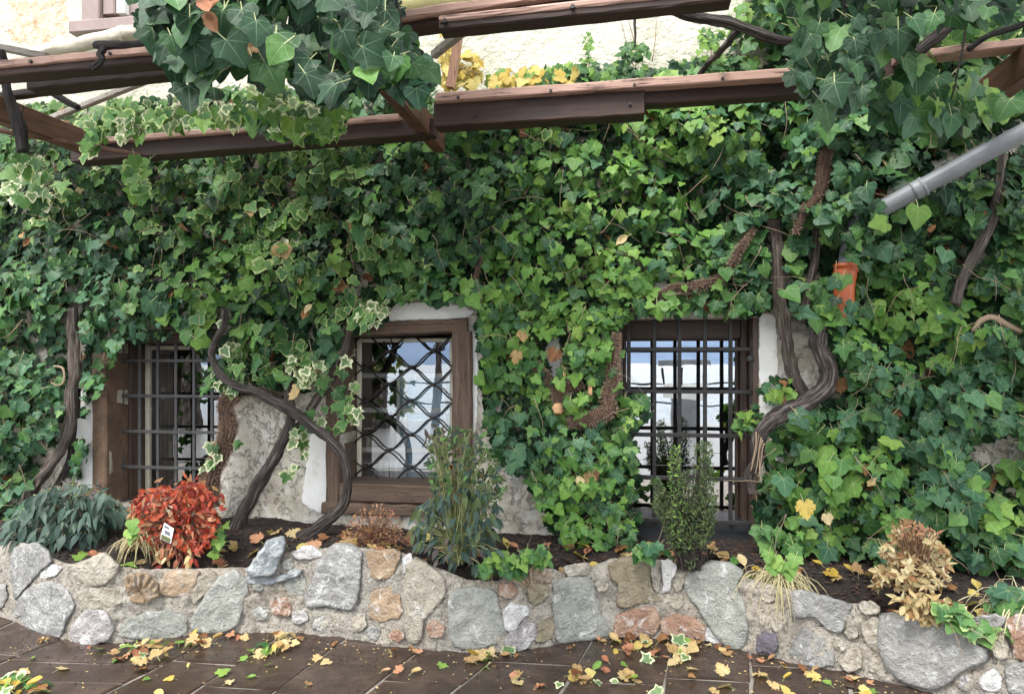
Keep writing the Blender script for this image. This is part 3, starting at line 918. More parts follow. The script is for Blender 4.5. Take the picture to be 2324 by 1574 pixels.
# mulch chips and crumbs on the soil
g = G()
for k in range(3800):
    x = random.uniform(-60, 2380)
    p = soil_front(x)
    t = random.random() ** 1.4
    Y = p.y + (-0.02 - p.y) * t
    X = p.x + random.uniform(-0.02, 0.02)
    z = p.z * (1 - min(1, t * 3)) + soil_z(X) * min(1, t * 3) + 0.016 * nz(X * 9, Y * 9) + 0.03 * nz(X * 2.3, Y * 2.3, 4)
    a = random.uniform(0, 6.28); l = random.uniform(0.006, 0.022); w = l * random.uniform(0.25, 0.6)
    d = Vector((math.cos(a), math.sin(a), random.uniform(-.4, .4))) * l
    e = Vector((-math.sin(a), math.cos(a), random.uniform(-.5, .5))) * w
    c = Vector((X, Y, z + 0.006)); u = Vector((0, 0, w * 0.7))
    g.add([c - d, c + e - u * .2, c + d, c - e - u * .2, c + u], [(0, 1, 4), (1, 2, 4), (2, 3, 4), (3, 0, 4)])
tag(g.build('mulch', M['mulch']), 'dark bark mulch crumbs over the planting bed', 'mulch', kind='stuff')

# ------------------------------------------------------------------ the planter wall
pw = thing('planter_wall', 'low curved rubble stone wall holding the planting bed above the paving', 'wall', PD(1100, 1480, 3.83))
g = G()
NX, NR = 620, 34
vv, ff = [], []
for i in range(NX + 1):
    x = -320 + 2900 * i / NX
    yb, yt = foot(x) + 8, crest(x) + 3 * nz(x * 0.06, 1.0)
    for k in range(NR + 1):
        y = yb + (yt - yb) * k / NR
        p0 = PD(x, y, pdep(x, y))
        rough_ = 0.020 * nz(p0.x * 8, p0.z * 8, 2) + 0.012 * nz(p0.x * 27, p0.z * 27, 5) + 0.006 * nz(p0.x * 70, p0.z * 70, 9)
        t = k / NR
        rd = 0.03 * max(0, (t - 0.85) / 0.15) ** 2
        vv.append(PD(x, y, pdep(x, y) + rough_ * 1.3 + 0.002 + rd))
    for k, (dd, dy) in enumerate(((0.07, -1.5), (0.13, 1), (0.19, 6), (0.22, 30))):
        y = yt + dy
        vv.append(PD(x, y, pdep(x, yt) + dd + 0.012 + 0.012 * nz(x * 0.05, k * 2.0)))
R_ = NR + 5
for i in range(NX):
    for k in range(R_ - 1):
        a = i * R_ + k
        ff.append((a, a + R_, a + R_ + 1, a + 1))
g.add(vv, ff).build('mortar', M['mortar'], pw, smooth=True)

def smooth_poly(poly, n=30):
    P = [Vector((x, y, 0)) for x, y in poly]
    per = []
    N_ = len(P)
    for i in range(N_):
        p0, p1, p2, p3 = P[i - 1], P[i], P[(i + 1) % N_], P[(i + 2) % N_]
        for k in range(6):
            t = k / 6
            cr = 0.5 * ((2 * p1) + (p2 - p0) * t + (2 * p0 - 5 * p1 + 4 * p2 - p3) * t * t + (3 * p1 - p0 - 3 * p2 + p3) * t ** 3)
            per.append(p1.lerp(p2, t) * 0.65 + cr * 0.35)
    L = [0]
    for i in range(len(per)):
        L.append(L[-1] + (per[(i + 1) % len(per)] - per[i]).length)
    out = []
    for k in range(n):
        s = L[-1] * k / n
        i = max(j for j in range(len(per)) if L[j] <= s)
        q, r = per[i], per[(i + 1) % len(per)]
        out.append(q.lerp(r, (s - L[i]) / max(1e-6, L[i + 1] - L[i])))
    return out

def stone(poly, mat, proud, parent, name='stone', sd=0.0, dep=None, back=0.07, facet=1.0, rib=None):
    proud *= 0.55
    ring = smooth_poly(poly, 44)
    c = sum(ring, Vector()) / len(ring)
    ext = max((q - c).length for q in ring)
    dep = dep or pdep
    rnd_ = random.Random(int(sd * 10) + 5)
    planes = [(rnd_.uniform(-.55, .55), rnd_.uniform(-.55, .55), rnd_.uniform(.55, 1.0)) for _ in range(4)] + [(rnd_.uniform(-.2, .2), rnd_.uniform(-.2, .2), 1.0)]
    rings = ((1.03, -back, 0), (1.0, -0.012, 0.2), (0.985, proud * 0.35, 0.5), (0.955, proud * 0.75, 0.9), (0.90, proud * 0.95, 1), (0.80, proud, 1), (0.68, proud, 1), (0.54, proud, 1), (0.40, proud, 1), (0.27, proud, 1), (0.13, proud, 1))
    V = []
    n = len(ring)
    def hgt(x, y, off, na):
        u, w_ = (x - c.x) / ext, (y - c.y) / ext
        pl = min(cc + aa * u + bb * w_ for aa, bb, cc in planes) if facet else 1.0
        h = off * (1 - na) + na * off * (0.35 + 0.65 * max(0.1, pl) if facet else 1.0)
        h += na * facet * (0.012 * nz(x * 0.03, y * 0.03, sd) + 0.007 * nz(x * 0.08, y * 0.08, sd + 3) + 0.0045 * nz(x * 0.2, y * 0.2, sd) + 0.0025 * nz(x * 0.45, y * 0.45, sd))
        if rib: h += na * rib(x, y)
        return h
    for s, off, na in rings:
        for k, q in enumerate(ring):
            x, y = c.x + (q.x - c.x) * s, c.y + (q.y - c.y) * s
            e = Vector((nz(x * 0.07, y * 0.07, sd), nz(x * 0.07, y * 0.07, sd + 7), 0)) * 4.0 + Vector((nz(x * 0.25, y * 0.25, sd), nz(x * 0.25, y * 0.25, sd + 7), 0)) * 1.6
            if na >= 1: e *= s
            V.append(PD(x + e.x, y + e.y, dep(x, y) - hgt(x, y, off, na)))
    V.append(PD(c.x, c.y, dep(c.x, c.y) - hgt(c.x, c.y, proud, 1)))
    Fc = []
    for r in range(len(rings) - 1):
        for i in range(n):
            j = (i + 1) % n
            Fc.append((r * n + i, r * n + j, (r + 1) * n + j, (r + 1) * n + i))
    last = (len(rings) - 1) * n
    for i in range(n):
        Fc.append((last + i, last + (i + 1) % n, len(V) - 1))
    return G().add(V, Fc).build(name, M[mat], parent, smooth=True)

STONES = [
 (0, 'stone_vein', 0.07, [(130,340),(300,310),(400,380),(430,460),(320,560),(200,690),(130,770),(85,560),(100,400)]),
 (0, 'stone_white', 0.03, [(340,510),(450,475),(520,510),(490,570),(400,600),(335,580)]),
 (0, 'stone_beige', 0.05, [(560,500),(700,470),(870,390),(990,490),(960,590),(850,660),(700,640),(600,560)]),
 (0, 'stone_vein', 0.06, [(150,760),(330,650),(480,640),(560,700),(630,830),(560,960),(500,1090),(330,1060),(200,1000)]),
 (0, 'stone_grey', 0.04, [(-60,640),(50,660),(60,760),(10,860),(-50,850)]),
 (0, 'stone_mauve', 0.06, [(600,1050),(680,900),(760,860),(880,880),(960,990),(940,1080),(860,1140),(730,1180),(620,1140)]),
 (0, 'stone_orange', 0.035, [(1400,545),(1560,535),(1680,540),(1600,730),(1440,750),(1340,720)]),
 (0, 'stone_green', 0.035, [(1070,950),(1250,880),(1450,870),(1560,940),(1570,1040),(1480,1110),(1280,1130),(1100,1100),(1000,1080)]),
 (0, 'stone_green', 0.05, [(1620,930),(1700,800),(1820,620),(1960,530),(2060,600),(2080,720),(2030,900),(1980,1010),(1850,1060),(1680,1050),(1600,1010)]),
 (0, 'stone_beige', 0.03, [(1640,600),(1790,540),(1830,600),(1720,740),(1640,820),(1580,720)]),
 (0, 'stone_beige', 0.022, [(640,720),(850,670),(1000,700),(1040,800),(900,850),(720,860)]),
 (0, 'stone_grey', 0.03, [(110,830),(180,810),(190,900),(130,930)]),
 (0, 'stone_green', 0.025, [(2130,880),(2200,830),(2270,870),(2230,950),(2150,940)]),
 (0, 'stone_grey', 0.03, [(-330,520),(-120,560),(-80,700),(-150,860),(-330,820)]),
 (1, 'stone_vein', 0.075, [(690,330),(800,330),(910,390),(900,560),(880,760),(820,870),(720,850),(600,830),(460,840),(440,740),(500,620),(560,440)]),
 (1, 'stone_white', 0.04, [(340,390),(440,320),(540,350),(575,410),(480,440),(360,430)]),
 (1, 'stone_orange', 0.05, [(960,380),(1100,360),(1230,370),(1230,460),(1150,590),(1060,610),(1000,580),(970,480)]),
 (1, 'stone_white', 0.03, [(1255,440),(1320,390),(1335,450),(1300,540),(1265,550)]),
 (1, 'stone_orange', 0.03, [(980,760),(1050,690),(1220,680),(1240,800),(1260,860),(1220,930),(1100,960),(990,930)]),
 (1, 'stone_beige', 0.05, [(1290,500),(1360,440),(1480,500),(1600,600),(1620,740),(1530,850),(1440,960),(1420,1080),(1360,1150),(1300,1100),(1280,900)]),
 (1, 'stone_green', 0.05, [(1650,760),(1720,690),(1850,680),(2040,720),(2070,860),(2110,1030),(2060,1130),(1900,1190),(1740,1180),(1660,1100),(1650,930)]),
 (1, 'stone_rust', 0.02, [(140,800),(260,750),(330,830),(300,920),(170,900)]),
 (1, 'stone_beige', 0.02, [(840,930),(930,900),(960,1000),(880,1050),(820,1000)]),
 (2, 'stone_white', 0.05, [(-30,880),(40,810),(160,840),(195,890),(110,980),(60,1050),(-20,1030)]),
 (2, 'stone_mauve', 0.04, [(0,1080),(150,960),(240,990),(250,1080),(180,1180),(60,1240),(-20,1220)]),
 (2, 'stone_olive', 0.03, [(270,980),(380,920),(410,1000),(380,1110),(300,1140),(240,1120)]),
 (2, 'stone_olive', 0.05, [(180,690),(260,650),(350,660),(350,750),(240,830),(190,780)]),
 (2, 'stone_green', 0.05, [(390,650),(500,600),(680,590),(730,680),(780,850),(880,1070),(650,1110),(440,1130),(400,900)]),
 (2, 'stone_olive', 0.06, [(870,480),(1000,430),(1140,420),(1200,480),(1210,640),(1240,720),(1300,780),(1190,800),(970,850),(930,800),(950,660),(880,600)]),
 (2, 'stone_white', 0.045, [(1305,450),(1380,450),(1445,520),(1390,620),(1370,700),(1310,730),(1320,600)]),
 (2, 'stone_beige', 0.03, [(1225,470),(1290,455),(1290,720),(1240,680),(1215,560)]),
 (2, 'stone_beige', 0.03, [(1400,610),(1480,540),(1510,560),(1480,680),(1430,720)]),
 (2, 'stone_rust', 0.04, [(930,920),(1080,860),(1240,850),(1280,920),(1260,1080),(1060,1100),(900,1080)]),
 (2, 'stone_rust', 0.04, [(1300,960),(1420,900),(1590,930),(1670,1020),(1660,1130),(1480,1080),(1320,1080)]),
 (2, 'stone_green', 0.055, [(1530,580),(1700,480),(1850,480),(1990,560),(1930,680),(2000,800),(2030,1040),(1990,1160),(1870,1190),(1730,1040),(1620,860),(1510,700)]),
 (2, 'stone_white', 0.025, [(1690,1010),(1750,1050),(1820,1160),(1680,1120)]),
 (2, 'stone_beige', 0.03, [(490,500),(690,470),(700,560),(520,590)]),
 (3, 'stone_vein', 0.05, [(310,720),(420,710),(600,760),(790,830),(760,920),(700,1060),(560,1010),(480,920),(310,930)]),
 (3, 'stone_beige', 0.05, [(850,820),(960,790),(1030,830),(1010,900),(880,900)]),
 (3, 'stone_purple', 0.04, [(0,1100),(60,1045),(150,1070),(180,1160),(130,1240),(0,1220)]),
 (3, 'stone_grey', 0.04, [(280,1180),(400,1020),(480,1060),(630,1200),(640,1330),(480,1350),(280,1290)]),
 (3, 'stone_beige', 0.025, [(700,1310),(780,1190),(870,1200),(880,1350),(760,1390)]),
 (3, 'stone_beige', 0.025, [(900,1270),(960,1250),(1060,1340),(1080,1420),(920,1370)]),
 (3, 'stone_grey', 0.08, [(1050,920),(1150,910),(1400,950),(1600,990),(1760,1090),(1920,1210),(1920,1290),(1750,1360),(1620,1460),(1500,1530),(1240,1480),(1100,1350),(1040,1200),(1020,1030)]),
 (3, 'stone_beige', 0.03, [(900,960),(1010,930),(1030,1060),(1020,1220),(930,1180),(880,1060)]),
 (3, 'stone_grey', 0.04, [(1800,930),(2000,900),(2090,940),(2060,1010),(1900,1010)]),
 (3, 'stone_rust', 0.05, [(2110,950),(2249,910),(2290,1200),(2249,1290),(2160,1250),(2130,1100)]),
 (3, 'stone_white', 0.04, [(1870,1440),(1990,1360),(2060,1440),(2050,1540),(1950,1560),(1880,1510)]),
 (3, 'stone_grey', 0.05, [(2100,1340),(2290,1300),(2310,1560),(2150,1580),(2090,1440)]),
 (3, 'stone_beige', 0.03, [(1950,1100),(2080,1080),(2130,1180),(2100,1280),(1990,1260)]),
 (3, 'stone_olive', 0.04, [(2330,1000),(2520,960),(2600,1250),(2450,1400),(2330,1300)]),
]
SPX = []
for i, (col, mt, pr, poly) in enumerate(STONES):
    pl = [T('b', col, x, y) for x, y in poly]
    cx, cy = sum(p[0] for p in pl) / len(pl), sum(p[1] for p in pl) / len(pl)
    pl = [(cx + (x - cx) * 1.06, cy + (y - cy) * 1.06) for x, y in pl]
    SPX.append(pl)
    stone(pl, mt, pr, pw, sd=i * 5.3)
SPX += [[T('b', 0, x, y) for x, y in [(1040,590),(1260,560),(1350,740),(1240,810),(1110,810)]], [T('b', 2, x, y) for x, y in [(0,560),(90,510),(260,500),(385,560),(385,640),(150,680)]]]
# smaller packing stones in the gaps
CIRC = []
rp = random.Random(4)
for k in range(2600):
    x = rp.uniform(-60, 2390); y = rp.uniform(crest(x) + 10, foot(x) - 8)
    if y > 1610: continue
    d = min(min(segdist(x, y, pl + [pl[0]]) * (-1 if inpoly(pl, x, y) else 1) for pl in SPX), y - crest(x) - 2, foot(x) - y - 1)
    for (a, b_, r) in CIRC:
        d = min(d, math.hypot(x - a, y - b_) - r)
    if d < 17: continue
    r = min(d * 0.95, rp.uniform(20, 46))
    CIRC.append((x, y, r))
for k, (x, y, r) in enumerate(CIRC):
    n_ = rp.randint(5, 7); a0 = rp.uniform(0, 6.28)
    pl = [(x + r * rp.uniform(.82, 1.12) * math.cos(a0 + 6.283 * i / n_), y + r * rp.uniform(.75, 1.08) * math.sin(a0 + 6.283 * i / n_)) for i in range(n_)]
    stone(pl, rp.choice(('stone_beige', 'stone_beige', 'stone_beige', 'stone_mauve', 'stone_grey', 'stone_olive', 'stone_green', 'stone_rust')), rp.uniform(.014, .034), pw, sd=200 + k * 3.1)
# two fossil ribbed stones
def ammonite(cx, cy, r0, r1, a0, a1, n, amp):
    def f(x, y):
        dx, dy = x - cx, y - cy
        r = math.hypot(dx, dy)
        if r < r0: return -0.006 if r > r0 * 0.8 else 0.004
        a = math.atan2(-dy, dx)
        return amp * (0.5 + 0.5 * math.cos(a * n)) * min(1, (r - r0) / 12)
    return f
cx, cy = T('b', 0, 1150, 800)
o = stone([T('b', 0, x, y) for x, y in [(1040,590),(1130,550),(1260,560),(1330,640),(1350,740),(1240,810),(1110,810),(1060,700)]], 'stone_orange', 0.04, pw, sd=77.0, facet=0.3, rib=ammonite(cx, cy, 24, 70, 0, 3, 22, 0.022))
o['label'] = 'orange stone with a ribbed fossil fan'
cx, cy = T('b', 2, 240, 730)
o = stone([T('b', 2, x, y) for x, y in [(0,560),(90,510),(260,500),(370,540),(385,640),(300,650),(150,680),(90,650),(20,620)]], 'stone_orange', 0.045, pw, sd=81.0, facet=0.3, rib=ammonite(cx, cy, 14, 70, 0, 3, 24, 0.02))
o['label'] = 'tan stone with curved fossil ribs on the wall crest'

# loose rocks on the crest
def loose(poly, mt, dz, name, label, proud=0.05, sd=0.0):
    t = thing(name, label, 'rock', PD(poly[0][0], poly[0][1], pdep(poly[0][0], poly[0][1])))
    stone(poly, mt, proud, t, 'rock_body', sd=sd, dep=lambda x, y: pdep(x, y) - dz, back=0.09, facet=1.5)
loose([T('b', 1, x, y) for x, y in [(-90,600),(0,560),(150,600),(330,530),(430,520),(400,570),(250,630),(100,655),(-80,640)]], 'stone_blue', -0.02, 'rock', 'flat dark rock lying under the upright shard on the wall crest', 0.12, 3.0)
loose([T('b', 1, x, y) for x, y in [(60,360),(120,280),(250,240),(280,290),(240,420),(190,560),(100,600),(-20,590),(-60,540),(10,430)]], 'stone_blue', 0.02, 'rock', 'upright blue grey rock shard standing on the wall crest', 0.15, 8.0)

# ------------------------------------------------------------------ the house
house = thing('house', 'old rendered house front with three low barred windows behind the ivy', 'house', (0, 0.2, 0))
HOLES_PX = [(248, 745, 500, 1150), (771, 752, 1029, 1150), (1398, 722, 1722, 1240)]
HOLES = []
for x0, y0, x1, y1 in HOLES_PX:
    a, b_ = PY(x0, (y0 + y1) / 2, 0), PY(x1, (y0 + y1) / 2, 0)
    HOLES.append((a.x, b_.x, PY((x0 + x1) / 2, y1, 0).z, PY((x0 + x1) / 2, y0, 0).z))
UW = (PY(200, 20, 0).x, PY(420, 20, 0).x, PY(300, 40, 0).z, 4.6)       # window of the floor above
HOLES.append(UW)
ZS = 3.02                                                            # the white rough-cast starts here
def wallmesh(x0, x1, z0, z1, holes, depth, mats, zsplit):
    xs = sorted({x0, x1, *[v for h in holes for v in h[:2]]}); zs = sorted({z0, z1, zsplit, *[v for h in holes for v in h[2:]]})
    g = G()
    def hole(a, b_):
        return any(h[0] < a < h[1] and h[2] < b_ < h[3] for h in holes)
    for i in range(len(xs) - 1):
        for k in range(len(zs) - 1):
            a, b_, c, d = xs[i], xs[i + 1], zs[k], zs[k + 1]
            if hole((a + b_) / 2, (c + d) / 2): continue
            mi = 1 if (c + d) / 2 > zsplit else 0
            g.add([(a, 0, c), (b_, 0, c), (b_, 0, d), (a, 0, d)], [(0, 1, 2, 3)], mi)
            g.add([(a, depth, c), (b_, depth, c), (b_, depth, d), (a, depth, d)], [(3, 2, 1, 0)], mi)
    for h in holes:
        a, b_, c, d = h
        g.add([(a, 0, c), (a, depth, c), (a, depth, d), (a, 0, d)], [(0, 1, 2, 3)])
        g.add([(b_, 0, c), (b_, depth, c), (b_, depth, d), (b_, 0, d)], [(3, 2, 1, 0)])
        g.add([(a, 0, d), (a, depth, d), (b_, depth, d), (b_, 0, d)], [(0, 1, 2, 3)])
        g.add([(a, 0, c), (a, depth, c), (b_, depth, c), (b_, 0, c)], [(3, 2, 1, 0)])
    g.add([(x0, 0, z1), (x1, 0, z1), (x1, depth, z1), (x0, depth, z1)], [(0, 1, 2, 3)])
    return g.build('wall', mats, house)
wallmesh(-9.0, 5.5, -0.2, 7.5, HOLES, 0.42, [M['old_render'], M['rough_stucco']], ZS)
# rooms behind: dark shell
g = G()
for (x0, x1, y0, y1, z0, z1) in ((-9, 5.5, 3.4, 3.5, -0.2, 7.5), (-9.0, -8.9, 0.42, 3.5, -0.2, 7.5), (5.4, 5.5, 0.42, 3.5, -0.2, 7.5)):
    g.add(*box(x0, x1, y0, y1, z0, z1))
g.build('inner_wall', M['inner_wall'], house)
g = G(); g.add(*box(-9, 5.5, 0.43, 3.4, 0.05, 0.12)); g.build('floor', M['inner_wood'], house)
g = G(); g.add(*box(-9, 5.5, 0.43, 3.4, 2.6, 2.8)); g.build('ceiling', M['inner_wall'], house)
g = G(); g.add(*box(-9.2, 5.7, -0.35, 3.7, 7.5, 7.7)); g.build('roof', M['inner_wall'], house)

# painted plaster round the windows: thin uneven coats
def patch(poly, mat='white_plaster', thick=0.006, name='plaster_patch', sd=0.0):
    ring = smooth_poly(poly, 90)
    c = sum(ring, Vector()) / len(ring)
    V = []
    for s, off in ((1.0, 0.002), (1.0, -thick * 0.5), (0.99, -thick), (0.9, -thick * 1.1)):
        for q in ring:
            x = c.x + (q.x - c.x) * s + 3.5 * nz(q.x * 0.10, q.y * 0.10, sd) + 2.5 * nz(q.x * 0.31, q.y * 0.31, sd)
            y = c.y + (q.y - c.y) * s + 3.5 * nz(q.x * 0.10, q.y * 0.10, sd + 5) + 2.5 * nz(q.x * 0.31, q.y * 0.31, sd + 5)
            V.append(PY(x, y, off))
    n = len(ring)
    Fc = []
    for r in range(3):
        for i in range(n):
            j = (i + 1) % n
            Fc.append((r * n + i, r * n + j, (r + 1) * n + j, (r + 1) * n + i))
    Fc.append(tuple(range(3 * n, 4 * n)))
    return G().add(V, Fc).build(name, M[mat], house)
patch([(170, 890), (213, 880), (215, 1000), (214, 1120), (172, 1140), (166, 1000)], sd=1)
patch([(702, 985), (741, 975), (742, 1060), (741, 1150), (722, 1162), (686, 1140), (692, 1080), (700, 1030)], sd=2)
patch([(820, 705), (870, 690), (980, 686), (1050, 694), (1076, 708), (1050, 722), (870, 728), (815, 730)], sd=3)
patch([(1071, 752), (1080, 760), (1085, 860), (1081, 960), (1074, 985), (1071, 880)], sd=4)
patch([(1724, 716), (1758, 716), (1764, 800), (1766, 880), (1750, 930), (1726, 950), (1723, 880)], sd=5)
patch([(560, 915), (640, 905), (648, 960), (630, 1040), (600, 1100), (560, 1170), (518, 1170), (515, 1060), (530, 960)], 'old_render', 0.02, sd=6)
patch([(1232, 775), (1275, 770), (1290, 830), (1270, 880), (1245, 850)], 'white_plaster', 0.012, sd=7)
patch([(1470, 632), (1525, 625), (1560, 640), (1540, 675), (1490, 672)], 'white_plaster', 0.012, sd=8)
patch([(2190, 1010), (2250, 985), (2340, 990), (2360, 1060), (2250, 1075), (2170, 1060)], 'old_render', 0.014, sd=9)
# foundation stones showing between the windows
for k, (poly, mt) in enumerate([([(640, 1150), (690, 1160), (700, 1200), (640, 1215), (600, 1195)], 'stone_beige'), ([(1130, 1060), (1190, 1070), (1215, 1140), (1180, 1200), (1120, 1190), (1110, 1110)], 'stone_mauve'),
        ([(780, 1165), (850, 1160), (880, 1190), (830, 1215), (770, 1205)], 'stone_beige'), ([(1170, 1165), (1225, 1170), (1250, 1215), (1190, 1232), (1150, 1205)], 'stone_beige'), ([(900, 1160), (930, 1165), (935, 1210), (885, 1212)], 'stone_grey')]):
    stone(poly, mt, 0.05, house, 'foundation_stone', sd=k * 3.3 + 90, dep=lambda x, y: (0.03 - EYE.y) / ray(x, y).y)

def wrect(x0, y0, x1, y1, Y):
    yc, xc = (y0 + y1) / 2, (x0 + x1) / 2
    return PY(x0, yc, Y).x, PY(x1, yc, Y).x, PY(xc, y1, Y).z, PY(xc, y0, Y).z

def casement(win, X0, X1, Z0, Z1, Y, fw, fd, mat, bars=(), cross=(), glass='window_glass', mat_h=None):
    mat_h = mat_h or mat
    for a, b_ in ((X0, X0 + fw), (X1 - fw, X1)):
        G().add(*box(a, b_, Y - fd / 2, Y + fd / 2, Z0, Z1, 0.005, 6, 0.001)).build('frame_stile', M[mat], win)
    for a, b_ in ((Z0, Z0 + fw), (Z1 - fw, Z1)):
        G().add(*box(X0 + fw + 0.001, X1 - fw - 0.001, Y - fd / 2 + 0.003, Y + fd / 2 - 0.003, a + 0.002, b_ - 0.002, 0.005, 6, 0.001, axis='x')).build('frame_rail', M[mat_h], win)
    for x in bars:
        G().add(*box(x - 0.012, x + 0.012, Y - fd * .4, Y + fd * .4, Z0 + fw, Z1 - fw, 0.004)).build('glazing_bar', M[mat], win)
    for z in cross:
        G().add(*box(X0 + fw, X1 - fw, Y - fd * .38, Y + fd * .38, z - 0.012, z + 0.012, 0.004, axis='x')).build('glazing_bar', M[mat_h], win)
    G().add([(X0 + fw, Y, Z0 + fw), (X1 - fw, Y, Z0 + fw), (X1 - fw, Y, Z1 - fw), (X0 + fw, Y, Z1 - fw)], [(0, 1, 2, 3)]).build('pane', M[glass], win)

# --- left window
h = HOLES[0]
w1 = empty_part('window', house, ((h[0] + h[1]) / 2, 0.3, h[2]))
w1['label'] = 'window with a square grid of grey bars behind the red bush'
a, b_, c, d = wrect(215, 800, 247, 1150, 0)
G().add(*box(a, h[0] + 0.002, -0.035, 0.40, h[2] - 0.1, PY(230, 800, 0).z, 0.012, 10, 0.008)).build('stone_jamb', M['brown_stone'], w1)
G().add(*box(h[0] + 0.003, h[0] + 0.03, 0.19, 0.36, h[2], h[3], 0.004, 6, 0.002)).build('wood_lining', M['brown_frame'], w1)
G().add(*box(h[0], h[1], 0.10, 0.38, h[3] - 0.10, h[3] - 0.002, 0.004, 6, 0.002, axis='x')).build('head_board', M['brown_frame_flat'], w1)
casement(w1, h[0] + 0.032, h[1] - 0.01, h[2] + 0.03, PY(400, 783, 0.36).z, 0.36, 0.035, 0.04, 'cream_paint', glass='window_glass')
g1 = empty_part('window_grille', house, ((h[0] + h[1]) / 2, 0.15, h[2]))
for x in (278, 318, 359, 400, 441, 482):
    X = PY(x, 950, 0.15).x
    G().add(*box(X - 0.011, X + 0.011, 0.14, 0.156, PY(x, 1150, 0.15).z, PY(x, 742, 0.15).z, 0.002, 8, 0.001)).build('bar', M['grey_iron'], g1)
for y in (740, 818, 898, 979, 1060, 1141):
    z = PY(380, y, 0.15).z
    G().add(*box(PY(274, y, 0.15).x, PY(500, y, 0.15).x, 0.127, 0.139, z - 0.011, z + 0.011, 0.002, 8, 0.001, axis='x')).build('bar', M['grey_iron'], g1)
# --- middle window
h = HOLES[1]
w2 = empty_part('window', house, ((h[0] + h[1]) / 2, 0.3, h[2]))
w2['label'] = 'oak framed window with a scrolled iron lattice'
a, b_, _, zt = wrect(742, 752, 771, 1165, 0)
G().add(*box(a, h[0] + 0.003, -0.03, 0.34, PY(757, 1168, 0).z, PY(757, 760, 0).z, 0.01, 12, 0.010, 3.0)).build('timber_post', M['oak_post'], w2)
a2 = PY(1073, 900, 0).x
G().add(*box(h[1] - 0.003, a2, -0.04, 0.34, PY(1050, 1150, 0).z, PY(1050, 752, 0).z, 0.01, 12, 0.010, 5.0)).build('timber_post', M['oak_post'], w2)
pl0, pl1 = PY(790, 749, -0.01), PY(1062, 736, -0.01)
G().add(*bar(pl0 + Vector((0, 0.15, 0)), pl1 + Vector((0, 0.15, 0)), 0.36, 0.085, seg=12, cham=0.01, jit=0.006)).build('lintel', M['oak_lintel'], w2)
za = PY(900, 1099, 0).z
G().add(*box(h[0] + 0.004, h[1] - 0.004, -0.02, 0.33, PY(900, 1140, 0).z, za, 0.01, 10, 0.006, axis='x')).build('sill', M['oak_lintel'], w2)
G().add(*box(a - 0.02, a2 - 0.05, -0.05, 0.30, PY(900, 1168, 0).z, PY(900, 1141, 0).z - 0.004, 0.012, 12, 0.012, 9.0, axis='x')).build('sole_beam', M['oak_lintel'], w2)
X0, X1 = PY(811, 930, 0.30).x, PY(1031, 930, 0.30).x
Z0, Z1 = PY(920, 1097, 0.30).z, PY(920, 767, 0.30).z
casement(w2, X0, X1, Z0, Z1, 0.30, 0.030, 0.035, 'cream_paint', glass='window_glass_mid')
# scrolled lattice: wavy bars tied with collars
g2 = empty_part('window_grille', house, ((h[0] + h[1]) / 2, 0.2, h[2]))
YG = 0.262
def gp(zx, zy): return PY(*T('m', 1, zx, zy), YG)
A, PER = 66.0, 380.0                            # each bar is a level wave; neighbours touch at the collars
for k in range(10):
    yc = 304.5 + 140.5 * k
    sg = 1 if k % 2 == 0 else -1
    pts = []
    for xx in np.arange(822, 1702, 19.0):
        zy = yc + sg * A * math.cos(2 * math.pi * (xx - 1135) / PER)
        pts.append(gp(xx, zy) + Vector((0, 0.003 * sg, 0)))
    G().add(*tube(pts, 0.0062, seg=8, step=0.012)).build('wavy_bar', M['iron'], g2, smooth=True)
for k, (x, ys) in enumerate(((945, (520, 790, 1055, 1340)), (1135, (378, 650, 930, 1212, 1490)), (1325, (505, 790, 1080, 1360)), (1515, (362, 660, 940, 1222)))):
    for y in ys:
        p = gp(x, y)
        G().add(*box(p.x - 0.017, p.x + 0.017, YG - 0.014, YG + 0.014, p.z - 0.011, p.z + 0.011, 0.003)).build('collar', M['iron'], g2)
# little scroll ends at the head of the lattice
for (zx, zy, s) in ((1215, 330, 1), (1590, 350, 1), (1100, 300, -1)):
    pts = [gp(zx + s * (34 * math.cos(t_) - 34), zy + 26 * math.sin(t_) - 10) for t_ in np.linspace(0, 4.0, 9)]
    G().add(*tube(pts, [0.007, 0.004], seg=6, step=0.008)).build('scroll', M['iron'], g2, smooth=True)
# --- right window
h = HOLES[2]
w3 = empty_part('window', house, ((h[0] + h[1]) / 2, 0.3, h[2]))
w3['label'] = 'tall window with heavy square bars and black kick board'
zb = PY(1560, 1180, 0.0).z
G().add(*box(h[1] - 0.035, h[1] - 0.001, 0.002, 0.34, h[2], h[3], 0.004, 8, 0.003)).build('wood_lining', M['brown_frame'], w3)
G().add(*box(h[1] - 0.075, h[1] - 0.037, 0.20, 0.33, h[2], h[3], 0.004, 8, 0.003)).build('wood_lining', M['brown_frame'], w3)
G().add(*box(h[0] + 0.001, h[0] + 0.04, 0.002, 0.34, h[2], h[3], 0.004, 8, 0.003)).build('wood_lining', M['brown_frame'], w3)
G().add(*box(h[0] + 0.042, h[1] - 0.078, 0.22, 0.33, PY(1560, 768, 0.22).z, h[3] - 0.002, 0.004, 8, 0.003, axis='x')).build('head_board', M['brown_frame_flat'], w3)
G().add(*box(h[0] + 0.042, h[1] - 0.037, 0.10, 0.34, h[2] - 0.05, PY(1560, 1182, 0.10).z, 0.006, 8, 0.002, axis='x')).build('kick_board', M['black_board'], w3)
casement(w3, h[0] + 0.042, h[1] - 0.078, PY(1560, 1182, 0.30).z, PY(1560, 766, 0.30).z, 0.30, 0.022, 0.04, 'brown_frame', glass='window_glass_strong', mat_h='brown_frame_flat')
g3 = empty_part('window_grille', house, ((h[0] + h[1]) / 2, 0.1, h[2]))
